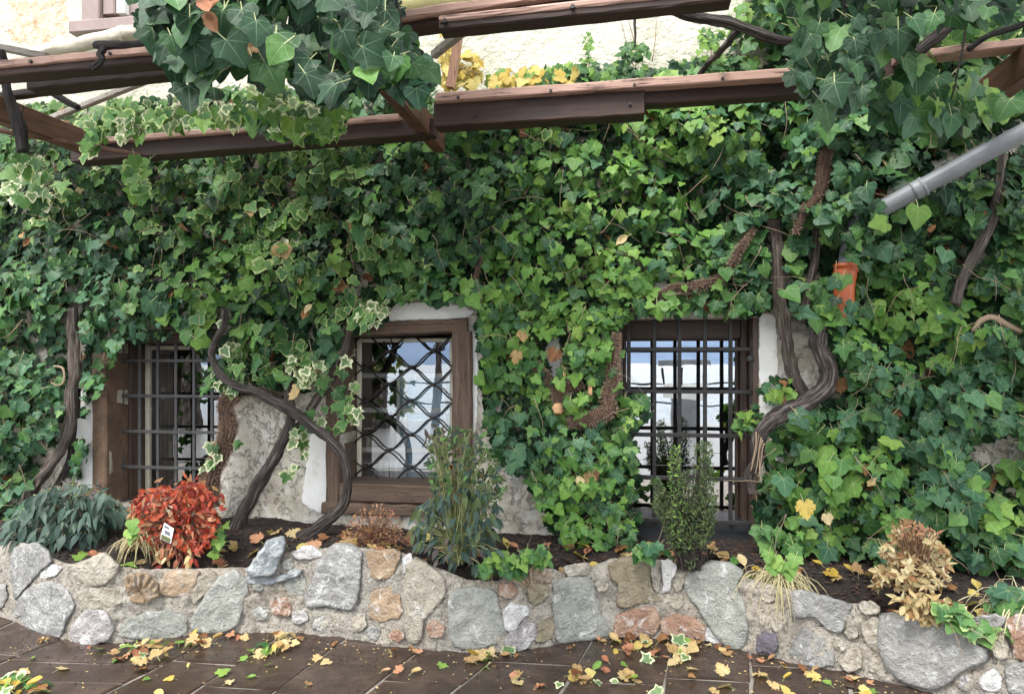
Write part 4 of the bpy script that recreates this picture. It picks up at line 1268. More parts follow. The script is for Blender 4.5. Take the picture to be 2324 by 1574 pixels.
for x in (1427, 1485, 1542, 1600, 1658):
    X = PY(x, 950, 0.07).x
    G().add(*box(X - 0.0125, X + 0.0125, 0.062, 0.084, PY(x, 1190, 0.07).z, PY(x, 722, 0.07).z, 0.002, 8, 0.001)).build('bar', M['iron'], g3)
for y in (792, 888, 987, 1085, 1182):
    z = PY(1560, y, 0.05).z
    G().add(*box(h[0] + 0.05, h[1] - 0.02, 0.042, 0.060, z - 0.0125, z + 0.0125, 0.002, 8, 0.001, axis='x')).build('bar', M['iron'], g3)
p = PY(1703, 824 - 10, 0.0)
G().add(*tube([(p.x - 0.0, -0.015, p.z), (p.x, 0.02, p.z)], 0.022, seg=12)).build('ring_bolt', M['grey_iron'], g3, smooth=True)
# --- window of the floor above
w4 = empty_part('window', house, (UW[0], 0.0, UW[2]))
w4['label'] = 'upper window with mauve brown frame and sill'
XL = PY(195, 20, 0).x
G().add(*box(XL, XL + 0.14, -0.05, 0.1, UW[2] - 0.02, 4.6, 0.008)).build('outer_frame', M['mauve_paint'], w4)
G().add(*box(XL + 0.145, XL + 0.235, -0.02, 0.1, UW[2] + 0.03, 4.6, 0.008)).build('casement_stile', M['mauve_paint'], w4)
G().add(*box(XL + 0.236, XL + 0.30, 0.0, 0.06, UW[2] + 0.04, 4.6, 0.004)).build('curtain_edge', M['white_paint'], w4)
G().add(*box(XL + 0.236, UW[1], 0.05, 0.09, UW[2] + 0.03, UW[2] + 0.12, 0.004, axis='x')).build('frame_rail', M['mauve_paint'], w4)
G().add([(XL + 0.23, 0.07, UW[2] + 0.05), (UW[1], 0.07, UW[2] + 0.05), (UW[1], 0.07, 4.6), (XL + 0.23, 0.07, 4.6)], [(0, 1, 2, 3)]).build('pane', M['window_glass'], w4)
s0, s1 = PY(173, 71, -0.04), PY(410, 43, -0.04)
G().add(*bar((s0.x, -0.03, s0.z), (s1.x, -0.03, s0.z), 0.16, 0.085, cham=0.008)).build('sill', M['mauve_paint'], w4)

# ------------------------------------------------------------------ things inside the windows
t = thing('curtain', 'grey curtain hanging at the left behind the leftmost grille', 'curtain', (HOLES[0][0] + 0.1, 0.45, HOLES[0][2]))
vv, ff = [], []
for i in range(25):
    u = i / 24
    x = HOLES[0][0] + 0.06 + 0.13 * u
    y = 0.47 + 0.02 * math.sin(u * 24)
    vv += [(x, y, HOLES[0][2]), (x, y, HOLES[0][3] - 0.06)]
ff = [(2 * i, 2 * i + 2, 2 * i + 3, 2 * i + 1) for i in range(24)]
G().add(vv, ff).build('cloth', M['grey_curtain'], t, smooth=True)
t = thing('wooden_board', 'tall narrow wooden board leaning inside the leftmost window', 'board', (HOLES[0][0] + 0.3, 0.6, HOLES[0][2]))
p0 = PY(372, 880, 0.55); p1 = PY(384, 1040, 0.55)
G().add([(p0.x, .55, p0.z), (p0.x + .03, .55, p0.z), (p1.x + 0.02, .55, p1.z), (p1.x - .01, .55, p1.z + 0.05), (p0.x - 0.01, .55, p1.z - 0.3), (p1.x + .0, .55, p1.z - .3),
         (p0.x, .58, p0.z), (p0.x + .03, .58, p0.z), (p1.x + 0.02, .58, p1.z), (p1.x - .01, .58, p1.z + 0.05), (p0.x - 0.01, .58, p1.z - 0.3), (p1.x + .0, .58, p1.z - .3)],
        [(0, 1, 2, 5, 4), (10, 11, 8, 7, 6), (0, 6, 7, 1), (1, 7, 8, 2), (2, 8, 11, 5), (5, 11, 10, 4), (4, 10, 6, 0)]).build('plank', M['inner_wood'], t)
# middle window: inner window with reflected sky painted pale blue, notices, white trellis panel
t = thing('inner_window', 'white inner window frame with panes painted pale blue for reflected sky behind the scrolled lattice', 'window frame', (X0 + 0.4, 0.5, Z0))
YI = 0.37
xa, xb = PY(905, 900, YI).x, PY(1075, 900, YI).x
for z in (PY(960, 852, YI).z, PY(960, 931, YI).z, PY(960, 1022, YI).z):
    G().add(*box(X0 - 0.1, xb, YI - 0.02, YI + 0.02, z - 0.017, z + 0.017, 0.004, axis='x')).build('frame_rail', M['white_paint'], t)
for x in (xa, xa + 0.05, PY(1010, 900, YI).x):
    G().add(*box(x - 0.012, x + 0.012, YI - 0.018, YI + 0.018, Z0 - 0.1, PY(960, 852, YI).z - 0.02, 0.004)).build('frame_stile', M['white_paint'], t)
g = G().add([(xa, YI + 0.03, Z0 - 0.1), (xb, YI + 0.03, Z0 - 0.1), (xb, YI + 0.03, PY(960, 850, YI).z), (xa, YI + 0.03, PY(960, 850, YI).z)], [(0, 1, 2, 3)])
g.build('blue_panel', M['reflected_sky'], t)
G().add(*box(X0 - 0.1, xb, 0.39, 0.60, PY(920, 1050, .4).z - 0.02, PY(920, 1050, .4).z, 0.004, axis='x')).build('ledge', M['white_paint'], t)
def notice(px0, px1, label):
    t = thing('notice_sheet', label, 'notice', PY(px0, 1088, 0.345))
    a, b_, c, d = wrect(px0, 1046, px1, 1089, 0.345)
    G().add(*box(a, b_, 0.344, 0.346, c, d, 0.0003)).build('sheet', M['paper'], t)
    g = G()
    for k in range(11):
        z = d - 0.012 - k * (d - c - 0.02) / 11
        for (u0, u1) in ((0.08, random.uniform(.3, .42)), (0.52, random.uniform(.7, .92))):
            g.add(*box(a + (b_ - a) * u0, a + (b_ - a) * u1, 0.3425, 0.3432, z - 0.0016, z + 0.0016, 0.0002, axis='x'))
    tag(g.build('print_lines', M['ink'], t), kind='stuff')
notice(849, 882, 'left of two white printed notice sheets low in the lattice window')
notice(885, 920, 'right of two white printed notice sheets low in the lattice window')
t = thing('trellis_panel', 'small white plastic lattice panel in the lower corner of the lattice window', 'trellis', PY(965, 1090, 0.33))
a, b_, c, d = wrect(940, 1046, 988, 1094, 0.33)
w_, h_ = b_ - a, d - c
for k in range(-6, 7):
    for sgn in (1, -1):
        # diagonal strips clipped to the panel
        off = k * w_ / 6
        u0, u1 = max(0, -off), min(w_, w_ - off)
        if u1 - u0 < 0.01: continue
        p0 = Vector((a + u0, 0.33 + 0.003 * sgn, (c + (u0 + off) * h_ / w_) if sgn > 0 else (d - (u0 + off) * h_ / w_)))
        p1 = Vector((a + u1, 0.33 + 0.003 * sgn, (c + (u1 + off) * h_ / w_) if sgn > 0 else (d - (u1 + off) * h_ / w_)))
        G().add(*bar(p0, p1, 0.005, 0.007, (0, 1, 0), 1, 0.001)).build('slat', M['white_paint'], t)

# ------------------------------------------------------------------ pergola
per = thing('pergola', 'brown weathered timber pergola of planks and joists above the windows', 'pergola', (0, -1.2, 2.7))
def plank(x0, y0, x1, y1, Y, hpx, deep, mat='weathered_beam', name='beam', seg=14, jit=0.004, sd=0.0, zfix=True):
    p0, p1 = PY(x0, y0, Y), PY(x1, y1, Y)
    dm = (p0 + p1) / 2
    hh = hpx / F * ((dm - EYE).dot(FW))
    off = Vector((0, deep / 2, -hh / 2))
    return G().add(*bar(p0 + off, p1 + off, deep, hh, seg=seg, cham=0.006, jit=jit, sd=sd)).build(name, M[mat], per)
plank(988, 210, 1900, 146, -1.02, 21, 0.10, sd=1)
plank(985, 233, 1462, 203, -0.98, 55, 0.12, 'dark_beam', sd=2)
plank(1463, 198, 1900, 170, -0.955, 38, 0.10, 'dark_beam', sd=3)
plank(2035, 118, 2420, 74, -1.02, 19, 0.10, sd=4)
plank(1900, 146, 2060, 128, -0.95, 50, 0.10, 'dark_beam', sd=5)
plank(220, 312, 905, 257, -0.80, 13, 0.10, sd=6)
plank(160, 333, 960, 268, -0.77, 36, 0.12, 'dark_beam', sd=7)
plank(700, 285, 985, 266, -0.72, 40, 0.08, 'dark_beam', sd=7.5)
plank(880, 26, 1420, -52, -2.05, 22, 0.08, sd=8)
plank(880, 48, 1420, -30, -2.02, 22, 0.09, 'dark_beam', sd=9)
plank(996, 34, 1660, -36, -2.15, 15, 0.07, sd=10)
plank(996, 49, 1660, -21, -2.14, 20, 0.08, 'dark_beam', sd=11)
plank(-80, 143, 420, 96, -1.75, 17, 0.09, sd=12)
plank(-80, 160, 420, 113, -1.73, 20, 0.10, 'dark_beam', sd=13)
plank(60, 176, 420, 140, -1.55, 26, 0.09, 'dark_beam', sd=14)
plank(-60, 215, 310, 170, -1.35, 14, 0.06, 'dark_beam', sd=15)
def joist(X, z, y0, y1, w=0.075, hgt=0.13, mat='joist_wood', sd=0.0, dx=0.0):
    G().add(*bar((X - dx, y0, z + hgt / 2), (X + dx, y1, z + hgt / 2), w, hgt, seg=12, cham=0.008, jit=0.005, sd=sd)).build('joist', M[mat], per)
pj = PZ(1003, 345, 2.77)
joist(pj.x - 0.02, 2.77, -2.6, pj.y, sd=20)
pj = PZ(180, 350, 2.74)
joist(pj.x, 2.74, -2.6, pj.y + 0.25, 0.08, 0.13, sd=21, dx=0.05)
G().add(*bar(PZ(-30, 292, 2.76), PZ(320, 352, 2.72), 0.03, 0.02, seg=6, cham=0.002, jit=0.004)).build('cable_strip', M['joist_wood'], per)
pj = PZ(2268, 215, 2.80)
joist(pj.x + 0.04, 2.80, -2.6, pj.y + 0.5, 0.09, 0.15, sd=22)
G().add(*bar(PY(88, 280, -0.7), PY(380, 165, -0.9), 0.035, 0.03, seg=4, cham=0.003, jit=0.002)).build('slat', M['grey_slat'], per)
G().add(*bar(PY(-20, 104, -1.3), PY(110, 130, -1.3), 0.05, 0.03, seg=4, cham=0.003)).build('slat', M['grey_slat'], per)
G().add(*bar(PY(985, 125, -1.2), PY(1062, 62, -1.5), 0.035, 0.035, seg=4, cham=0.003)).build('slat', M['grey_slat'], per)
G().add(*bar(PY(1022, 200, -0.9), PY(1044, 62, -0.9), 0.04, 0.045, (0, 1, 0), seg=4, cham=0.003, jit=0.002)).build('prop', M['raw_pine'], per)
for x, y, Y in ((1040, 222, -1.022), (1250, 206, -1.022), (1440, 193, -1.022), (1640, 179, -1.022), (1080, 262, -.982), (1430, 236, -.982), (360, 316, -.772), (560, 303, -.772), (1010, 48, -2.153), (1300, 16, -2.153), (70, 140, -1.752), (250, 122, -1.752)):
    q = PY(x, y, Y)
    G().add(*tube([q + Vector((0, 0.01, 0)), q + Vector((0, -0.007, 0))], 0.008, seg=6, step=0.02)).build('bolt', M['iron'], per)
# ------------------------------------------------------------------ awnings
t = thing('awning', 'rolled cream canvas awning above the left end of the pergola', 'awning', PY(200, 100, -0.5))
pts = [PY(40, 134, -0.55), PY(120, 114, -0.55), PY(200, 97, -0.55), PY(280, 80, -0.55), PY(360, 66, -0.55), PY(470, 48, -0.55)]
G().add(*tube(pts, [0.040, 0.043, 0.044, 0.047, 0.045, 0.045], seg=16, step=0.02, rough=0.16, jit=0.008)).build('canvas_roll', M['cream_canvas'], t, smooth=True)
G().add(*tube([PY(276, 80, -0.55), PY(284, 78, -0.55)], 0.054, seg=16, step=0.005)).build('strap', M['cream_canvas'], t, smooth=True)
G().add(*tube([PY(316, 72, -0.55), PY(322, 71, -0.55)], 0.053, seg=16, step=0.005)).build('strap', M['cream_canvas'], t, smooth=True)
pv = [PY(215, 140, -1.45), PY(315, 142, -1.45), PY(255, 178, -1.40), PY(235, 172, -1.42)]
G().add(pv + [p + Vector((0, 0.004, 0)) for p in pv], [(0, 1, 2, 3), (7, 6, 5, 4), (0, 4, 5, 1), (1, 5, 6, 2), (2, 6, 7, 3), (3, 7, 4, 0)]).build('canvas_flap', M['yellow_canvas'], t)
t = thing('awning', 'yellow rolled awning tube behind the top pergola beam', 'awning', PY(1000, 10, -0.7))
G().add(*tube([PY(800, 40, -0.8), PY(1000, 12, -0.8), PY(1200, -22, -0.8)], 0.085, seg=18, step=0.1, rough=0.05)).build('canvas_roll', M['yellow_canvas'], t, smooth=True)
G().add(*bar(PY(885, 72, -0.75), PY(985, 60, -0.75), 0.02, 0.05, seg=2)).build('valance', M['yellow_canvas'], t)

# ------------------------------------------------------------------ drain pipes
t = thing('drain_pipe', 'grey plastic drain pipe sloping down through the ivy at the right', 'pipe', PY(1950, 520, -0.25))
Pp = [(2420, 248, -0.62), (2200, 367, -0.48), (2088, 427, -0.42), (1990, 480, -0.34), (1955, 500, -0.31)]
G().add(*tube([PY(x, y, Y) for x, y, Y in Pp], 0.047, seg=20, step=0.08)).build('pipe', M['pvc_grey'], t, smooth=True)
q0, q1 = PY(2098, 422, -0.425), PY(2072, 436, -0.41)
G().add(*tube([q0, q0.lerp(q1, .2), q0.lerp(q1, .25), q1], [0.055, 0.055, 0.052, 0.052], seg=20, step=0.01)).build('socket', M['pvc_grey'], t, smooth=True)
q0, q1 = PY(1972, 492, -0.325), PY(1948, 505, -0.305)
G().add(*tube([q0, q1], 0.055, seg=20, step=0.02)).build('socket', M['pvc_grey'], t, smooth=True)
G().add(*tube([PY(1958, 499, -0.31), PY(1942, 512, -0.27), PY(1932, 545, -0.22), PY(1924, 580, -0.22), PY(1921, 606, -0.26)], 0.047, seg=20, step=0.03)).build('elbow', M['pvc_grey'], t, smooth=True)
t = thing('drain_socket', 'orange plastic drain pipe end standing among the ivy leaves', 'pipe', PY(1915, 720, -0.28))
G().add(*tube([PY(1921, 602, -0.28), PY(1920, 612, -0.28), PY(1919, 613, -0.28), PY(1917, 630, -0.28), PY(1916, 650, -0.28), PY(1914, 720, -0.28)], [0.066, 0.066, 0.063, 0.063, 0.056, 0.056], seg=20, step=0.01)).build('pipe', M['pvc_orange'], t, smooth=True)
G().add(*tube([PY(1921, 599, -0.28), PY(1921, 607, -0.28)], 0.070, seg=20, step=0.01)).build('rim', M['pvc_orange'], t, smooth=True)

# ================================================================== climbers
# woody stems: (points in the picture, distance plane, radii in picture pixels, bark)
VINES = {}
def pxr(r, Y, x=1100): return r / F * (Y - EYE.y) * 0.99
def woody(parent, pts, Y, r, mat, name='trunk', ridges=5, twist=9.0, rough=0.3, hairy=0, hl=0.02, seg=18, ramp_=0.09, Y1=None):
    n = len(pts)
    P = [PY(x, y, (Y if Y1 is None else Y + (Y1 - Y) * i / (n - 1))) for i, (x, y) in enumerate(pts)]
    R = r if isinstance(r, (list, tuple)) else [r, r]
    if len(R) == 2: R = [R[0] + (R[1] - R[0]) * i / (n - 1) for i in range(n)]
    R = [pxr(q, Y) for q in R]
    v, f = tube(P, R, seg=seg, step=0.014, rough=rough, ridges=ridges, twist=twist, ramp=ramp_, jit=0.012, sd=pts[0][0] * 0.13)
    o = G().add(v, f).build(name, M[mat], parent, smooth=True)
    if hairy:
        g = G()
        rings = len(v) // seg
        AL.clear()
        for k in range(hairy):
            i = random.randrange(rings)
            c = sum((Vector(v[i * seg + j]) for j in range(seg)), Vector()) / seg
            p = Vector(v[i * seg + random.randrange(seg)])
            d = (p - c).normalized() + Vector((random.gauss(0, .5), random.gauss(0, .5), random.gauss(0, .6)))
            d.normalize()
            e = d.orthogonal().normalized() * 0.0016
            l = hl * random.uniform(0.4, 1.3)
            bnd = Vector((random.gauss(0, .3), random.gauss(0, .3), random.gauss(-.2, .3))) * l
            g.add([p - e, p + e, p + d * l * 0.55 + e * .7, p + d * l * 0.55 - e * .7, p + d * l + bnd], [(0, 1, 2, 3), (3, 2, 4)])
        h = g.build('rootlets', M['rootlet'], parent)
        h['kind'] = 'stuff'
    return o

CLEAR = []       # picture paths the leaves leave open: (polyline, radius)
def keep(pts, r): CLEAR.append((pts, r))

# --- the grape vines
t = thing('grapevine', 'gnarled grey vine trunk rising left of the leftmost window', 'vine', PY(70, 1150, -0.25))
p = [(164, 700), (168, 760), (170, 800), (172, 847), (164, 882), (161, 930), (160, 960), (146, 1005), (118, 1050), (92, 1085), (70, 1120), (55, 1160)]
woody(t, p, -0.22, [11, 12, 13, 14, 14, 13, 12, 11, 12, 12, 13, 13], 'bark_grey'); keep(p, 15)
p2 = [(178, 880), (174, 930), (166, 985), (160, 1040), (140, 1085), (120, 1130)]
woody(t, p2, -0.15, [6, 9], 'bark_dark', 'side_stem')
woody(t, [(121, 830), (138, 834), (144, 850), (143, 868), (132, 873), (118, 868)], -0.28, [3, 2], 'twig_tan', 'twig', seg=6)

t = thing('grapevine', 'thin dark vine snaking down across the bare wall to the scrolled window', 'vine', PY(690, 1215, -0.3))
p = [(512, 700), (506, 739), (486, 777), (482, 812), (503, 852), (538, 879), (580, 888), (613, 903), (664, 933), (704, 962), (742, 989), (763, 1011), (782, 1040), (790, 1073), (787, 1120), (770, 1155), (745, 1180), (715, 1202), (680, 1222)]
woody(t, p, -0.30, [8, 8, 8, 8, 9, 9, 10, 11, 12, 12, 11, 11, 10, 10, 10, 12, 13, 14, 14], 'bark_dark', twist=6, Y1=-0.36); keep(p, 11)
t = thing('grapevine', 'upright dark vine trunk leaning over the bare wall patch', 'vine', PY(530, 1225, -0.32))
p = [(661, 850), (658, 900), (661, 938), (650, 987), (629, 1024), (602, 1075), (575, 1120), (552, 1165), (530, 1218), (524, 1235)]
woody(t, p, -0.24, [10, 9, 11, 13, 14, 14, 14, 15, 17, 20], 'bark_dark', twist=7, Y1=-0.34); keep(p[:6], 10)
t = thing('grapevine', 'reddish grey vine stem crossing in front of the scrolled window post', 'vine', PY(690, 960, -0.2))
p = [(798, 730), (790, 765), (781, 795), (769, 825), (750, 863), (726, 893), (710, 922), (690, 950), (662, 975)]
woody(t, p, -0.20, [9, 9, 9, 9, 10, 11, 11, 10, 9], 'bark_grey', twist=5); keep(p, 9)

t = thing('grapevine', 'pale shaggy vine trunk beside the white strip of the barred window', 'vine', PY(1830, 930, -0.15))
p = [(1756, 500), (1760, 545), (1765, 602), (1770, 683), (1777, 730), (1786, 777), (1797, 825), (1810, 868), (1830, 905)]
woody(t, p, -0.16, [12, 12, 12, 13, 14, 13, 13, 12, 12], 'bark_grey', ridges=5, ramp_=0.06, rough=0.42); keep(p, 17)
p = [(1853, 520), (1853, 560), (1848, 600), (1837, 645), (1829, 690), (1822, 730)]
woody(t, p, -0.18, [9, 8], 'bark_grey', 'side_stem'); keep(p, 8)
t = thing('grapevine', 'thick dark twisted trunk bending down beside the barred window', 'vine', PY(1706, 1130, -0.3))
p = [(1862, 752), (1860, 775), (1868, 806), (1880, 841), (1871, 877), (1838, 909), (1793, 932), (1750, 955), (1729, 982), (1722, 1013), (1714, 1045), (1702, 1080), (1708, 1120)]
woody(t, p, -0.30, [15, 16, 18, 19, 19, 19, 19, 18, 17, 15, 12, 11, 9], 'bark_dark', ridges=4, twist=4, seg=26, ramp_=0.06, rough=0.42); keep(p, 22)
for q in range(9):
    x0 = 1716 + q * 2.5
    woody(t, [(x0, 980 + q * 3), (x0 - 5, 1020), (x0 - 8 - q % 3 * 3, 1060 + q * 4)], -0.34, [2.2, 1.2], 'bark_dark' if q % 2 else 'twig_tan', 'bark_strip', seg=5, ridges=0)

t = thing('grapevine', 'bare grey branch hanging in the dark ivy right of the drain pipe', 'vine', PY(2182, 650, -0.3))
p = [(2276, 350), (2270, 390), (2262, 449), (2254, 494), (2230, 548), (2202, 592), (2180, 650), (2170, 690)]
woody(t, p, -0.30, [8, 8, 9, 11, 11, 10, 10, 9], 'bark_grey'); keep(p, 10)
p = [(2205, 752), (2230, 730), (2256, 722), (2290, 738), (2318, 752)]
woody(t, p, -0.32, [4, 6, 6, 7, 7], 'twig_tan', 'side_stem', seg=8); keep(p, 6)

t = thing('grapevine', 'black bare cane slanting from the top beam into the right ivy', 'vine', PY(1600, 45, -1.5))
p = [(1440, -6), (1478, 10), (1527, 22), (1607, 43), (1675, 60), (1719, 73), (1759, 91), (1805, 98), (1850, 92)]
woody(t, p, -1.55, [7, 9, 10, 11, 12, 12, 11, 10, 9], 'bark_dark', Y1=-1.3)
woody(t, [(1677, 66), (1655, 92), (1634, 116), (1612, 140), (1588, 170)], -1.4, [8, 7], 'bark_dark', 'side_cane', Y1=-0.7)
woody(t, [(1444, 5), (1440, 30), (1437, 54), (1440, 80), (1441, 104)], -1.5, [5, 2], 'bark_dark', 'side_cane', seg=8)
t = thing('grapevine', 'dark cane climbing behind the ivy in the top right corner', 'vine', PY(2096, 105, -1.0))
woody(t, [(2260, -50), (2211, 13), (2149, 67), (2096, 108), (2060, 140)], -1.1, [13, 12], 'bark_dark')
woody(t, [(2380, 30), (2324, 56), (2246, 82), (2200, 110)], -1.2, [7, 6], 'bark_black', 'side_cane')
t = thing('grapevine', 'black vine stump hanging over the pergola at the left edge', 'vine', PY(54, 344, -1.2))
woody(t, [(4, 118), (8, 140), (16, 188), (30, 242), (42, 290), (54, 346)], -1.5, [8, 10, 10, 11, 15, 14], 'bark_black', rough=0.4)
woody(t, [(55, 168), (74, 178), (108, 205), (140, 226), (178, 243)], -1.1, [9, 8], 'bark_black', 'side_cane')
for q in ((40, 285, 20, 262), (46, 300, 22, 310), (40, 270, 52, 240)):
    woody(t, [(q[0], q[1]), ((q[0] + q[2]) / 2 + 3, (q[1] + q[3]) / 2), (q[2], q[3])], -1.5, [2, 1], 'bark_black', 'twig', seg=5)
t = thing('grapevine', 'black knotted cane tied to the upper left beam', 'vine', PY(235, 120, -1.8))
woody(t, [(420, 92), (336, 99), (283, 100), (237, 108), (212, 106)], -1.82, [6, 8, 9, 11, 8], 'bark_black', rough=0.35)
woody(t, [(240, 108), (230, 128), (236, 140), (222, 152), (208, 160)], -1.84, [7, 9, 7, 9, 4], 'bark_black', 'side_cane', rough=0.5)
woody(t, [(228, 140), (205, 148), (196, 144)], -1.85, [4, 2], 'bark_black', 'twig', seg=6)

# ------------------------------------------------------------------ ivy on the wall
HAIRY_MAT = 'bark_root'
def lump(x, y):
    return 0.48 + 0.55 * nz(x / 150.0, y / 125.0, 0.3) + 0.38 * nz(x / 62.0, y / 52.0, 4.0)
def ell(x, y, cx, cy, rx, ry):
    return max(0.0, 1.0 - ((x - cx) / rx) ** 2 - ((y - cy) / ry) ** 2)
VAR = [(90, 440, 150, 110), (450, 560, 200, 190), (330, 260, 420, 75), (640, 480, 190, 220), (860, 590, 130, 110), (800, 700, 160, 70), (520, 780, 60, 120), (590, 820, 120, 90),
       (330, 420, 110, 80), (760, 340, 150, 120), (1230, 320, 120, 60), (700, 300, 200, 60)]
CREAM = [(690, 850, 60, 40), (770, 950, 70, 70), (820, 870, 60, 80), (80, 450, 80, 60), (520, 800, 50, 110), (210, 350, 40, 60), (640, 560, 40, 60), (870, 720, 60, 40), (680, 1000, 60, 70), (500, 260, 260, 40)]
YNG = [(1300, 715, 90, 75), (560, 640, 70, 70), (760, 590, 60, 40), (470, 700, 50, 60), (1275, 920, 60, 45), (1440, 950, 50, 40), (1180, 900, 50, 40), (1240, 760, 90, 60), (1330, 630, 90, 70), (2050, 690, 110, 60), (2150, 760, 90, 70),
       (1360, 560, 110, 50), (1350, 480, 90, 50), (1760, 880, 70, 50), (1995, 1010, 40, 50), (1460, 300, 300, 40), (2300, 1120, 60, 60), (450, 640, 40, 50), (1900, 1190, 120, 60), (1600, 300, 160, 60)]
DARK = [(300, 520, 330, 130), (1000, 480, 160, 130), (820, 430, 150, 60), (2150, 480, 250, 140), (2050, 420, 150, 120), (600, 700, 120, 80), (1000, 380, 160, 60), (700, 560, 100, 60)]  # shade below the pergola, painted as zones of darker leaves
BLUE = [(150, 950, 260, 260), (2150, 900, 200, 330), (1900, 380, 220, 150), (1130, 1000, 130, 120), (1700, 360, 160, 160), (250, 700, 200, 130)]
BROWN_SPOTS = [(1185, 755), (1425, 535), (1945, 860), (1905, 850), (2020, 940), (710, 690), (1440, 680), (1310, 1080), (1340, 1075), (1175, 800), (70, 540), (2015, 925), (50, 530)]

FRESH_LIT = [(1330, 660, 330, 330), (1480, 310, 420, 110), (560, 640, 190, 190), (2080, 720, 230, 140), (1880, 1130, 200, 150), (1330, 1120, 130, 130), (700, 330, 420, 60), (2290, 1120, 90, 120)]  # fresh leaf zones; the top band paints in skylight from between the beams
def ivy_type(x, y):
    r = random.random()
    v = sum(ell(x, y, *e) for e in VAR); c = sum(ell(x, y, *e) for e in CREAM); yg = sum(ell(x, y, *e) for e in YNG)
    b = sum(ell(x, y, *e) for e in BLUE); d = sum(ell(x, y, *e) for e in DARK)
    fr_ = sum(ell(x, y, *e) for e in FRESH_LIT)
    tot = 0.6 + 1.5 * v + 2.2 * c + 1.5 * yg + 0.8 * b + 1.2 * d + 1.3 * fr_
    r *= tot
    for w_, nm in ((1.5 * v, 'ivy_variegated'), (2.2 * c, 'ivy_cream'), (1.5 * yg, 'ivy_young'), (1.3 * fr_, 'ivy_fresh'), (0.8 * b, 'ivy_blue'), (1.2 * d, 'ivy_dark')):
        if r < w_:
            return nm
        r -= w_
    q = random.random()
    return 'ivy_blue' if q < 0.25 else 'ivy_young' if q > 0.965 else 'ivy_green'

PIPE = [([(2420, 248), (1975, 490)], 24), ([(1921, 612), (1915, 655)], 18)]
OPEN = [  # bare spots of wall to keep free
    [(1232, 775), (1275, 770), (1280, 830), (1268, 865), (1245, 850)], [(1480, 640), (1540, 630), (1545, 665), (1490, 672)], [(2185, 1005), (2340, 985), (2340, 1062), (2200, 1068)]]
def blocked(x, y, m):
    for pl, r in CLEAR:
        if segdist(x, y, pl) < r + m: return True
    for pl, r in PIPE:
        if segdist(x, y, pl) < r + m: return True
    for po in OPEN:
        if inpoly(po, x, y): return True
    return False

def add_ivy(L, polys, dens, size, thick=0.22, back=True, noblock=False, y_extra=0.0, shade=None):
    """dens: front leaves per 10000 square pixels"""
    for poly in polys:
        A_ = area(poly)
        n_front = int(A_ / 1e4 * dens)
        n_back = int(A_ / 1e4 * dens * 1.15) if back else 0
        for k in range(n_front + n_back):
            x, y = sample(poly)
            fr = k < n_front
            lm = lump(x, y)
            if fr:
                if lm < 0.28 and random.random() < 0.7: continue       # hollows
                if not noblock and blocked(x, y, 9) and random.random() < 0.93: continue
                Y = -0.05 - thick * 1.4 * max(0.0, lm) - random.random() ** 1.5 * 0.10 - y_extra
                s = size * random.choice((0.45, 0.55, 0.65, 0.75, 0.85, 0.95, 1.05, 1.2, 1.4)) * random.uniform(0.9, 1.1)
                mt = ivy_type(x, y)
                if random.random() < 0.005: mt = random.choice(('leaf_brown', 'leaf_tan'))
                if mt == 'ivy_young': s *= 0.85
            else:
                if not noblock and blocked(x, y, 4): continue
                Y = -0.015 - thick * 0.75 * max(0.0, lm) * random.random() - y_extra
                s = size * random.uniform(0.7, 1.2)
                mt = random.choice(('ivy_dark', 'ivy_dark', 'ivy_dark', 'ivy_green'))  # dark leaf colour stands in for shadow in the gaps
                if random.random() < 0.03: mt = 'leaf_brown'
            a = random.gauss(0, 0.65)
            nrm = Vector((random.gauss(0, 0.45), -1.0, random.uniform(-0.05, 0.85)))
            nrm.z += 2.4 * max(-0.4, min(0.4, lump(x, y + 14) - lump(x, y - 14)))
            nrm.x -= 2.0 * max(-0.4, min(0.4, lump(x + 14, y) - lump(x - 14, y)))
            tip = Vector((math.sin(a), -0.25, -math.cos(a)))
            p = PY(x, y, Y)
            p = p - tip * s * 0.45                # the blade is centred on the sampled spot
            sh = random.choice(IVY + (['broad0', 'broad1', 'ivy4'] if x > 1750 or s > size else ['ivy2']))
            vis = -30 < x < 2354 and -20 < y < 1600
            p.y = min(p.y, -0.01)
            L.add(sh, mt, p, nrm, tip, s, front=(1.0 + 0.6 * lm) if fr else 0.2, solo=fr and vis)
        if not back: continue
    return L

def stems(parent, polys, n, Yr=(-0.42, -0.15), mat='twig_tan', r=0.0017, ln=(0.08, 0.3), name='stems'):
    g = G()
    for k in range(n):
        x, y = sample(random.choices(polys, [area(q) for q in polys])[0])
        p = PY(x, y, random.uniform(*Yr))
        d = Vector((random.gauss(0, .7), random.gauss(-.25, .3), random.gauss(-.5, .7))).normalized()
        pts = [p]
        l = random.uniform(*ln)
        for i in range(5):
            d = (d + Vector((random.gauss(0, .2), random.gauss(0, .12), random.gauss(-.08, .2)))).normalized()
            pts.append(pts[-1] + d * l / 5)
        g.add(*tube(pts, [r * random.uniform(.7, 1.6), r * 0.5], seg=5, step=0.02))
    o = g.build(name, M[mat], parent, smooth=True)
    o['kind'] = 'stuff'

def fleck(L, spots, mats, size, Y=-0.36):
    for x, y in spots:
        L.add(random.choice(('vine0', 'curl0', 'vine1')), random.choice(mats), PY(x, y, Y), (random.gauss(0, .4), -1, random.uniform(0, .6)), (random.gauss(0, .6), 0, -1), size * random.uniform(.7, 1.2), front=1.4)

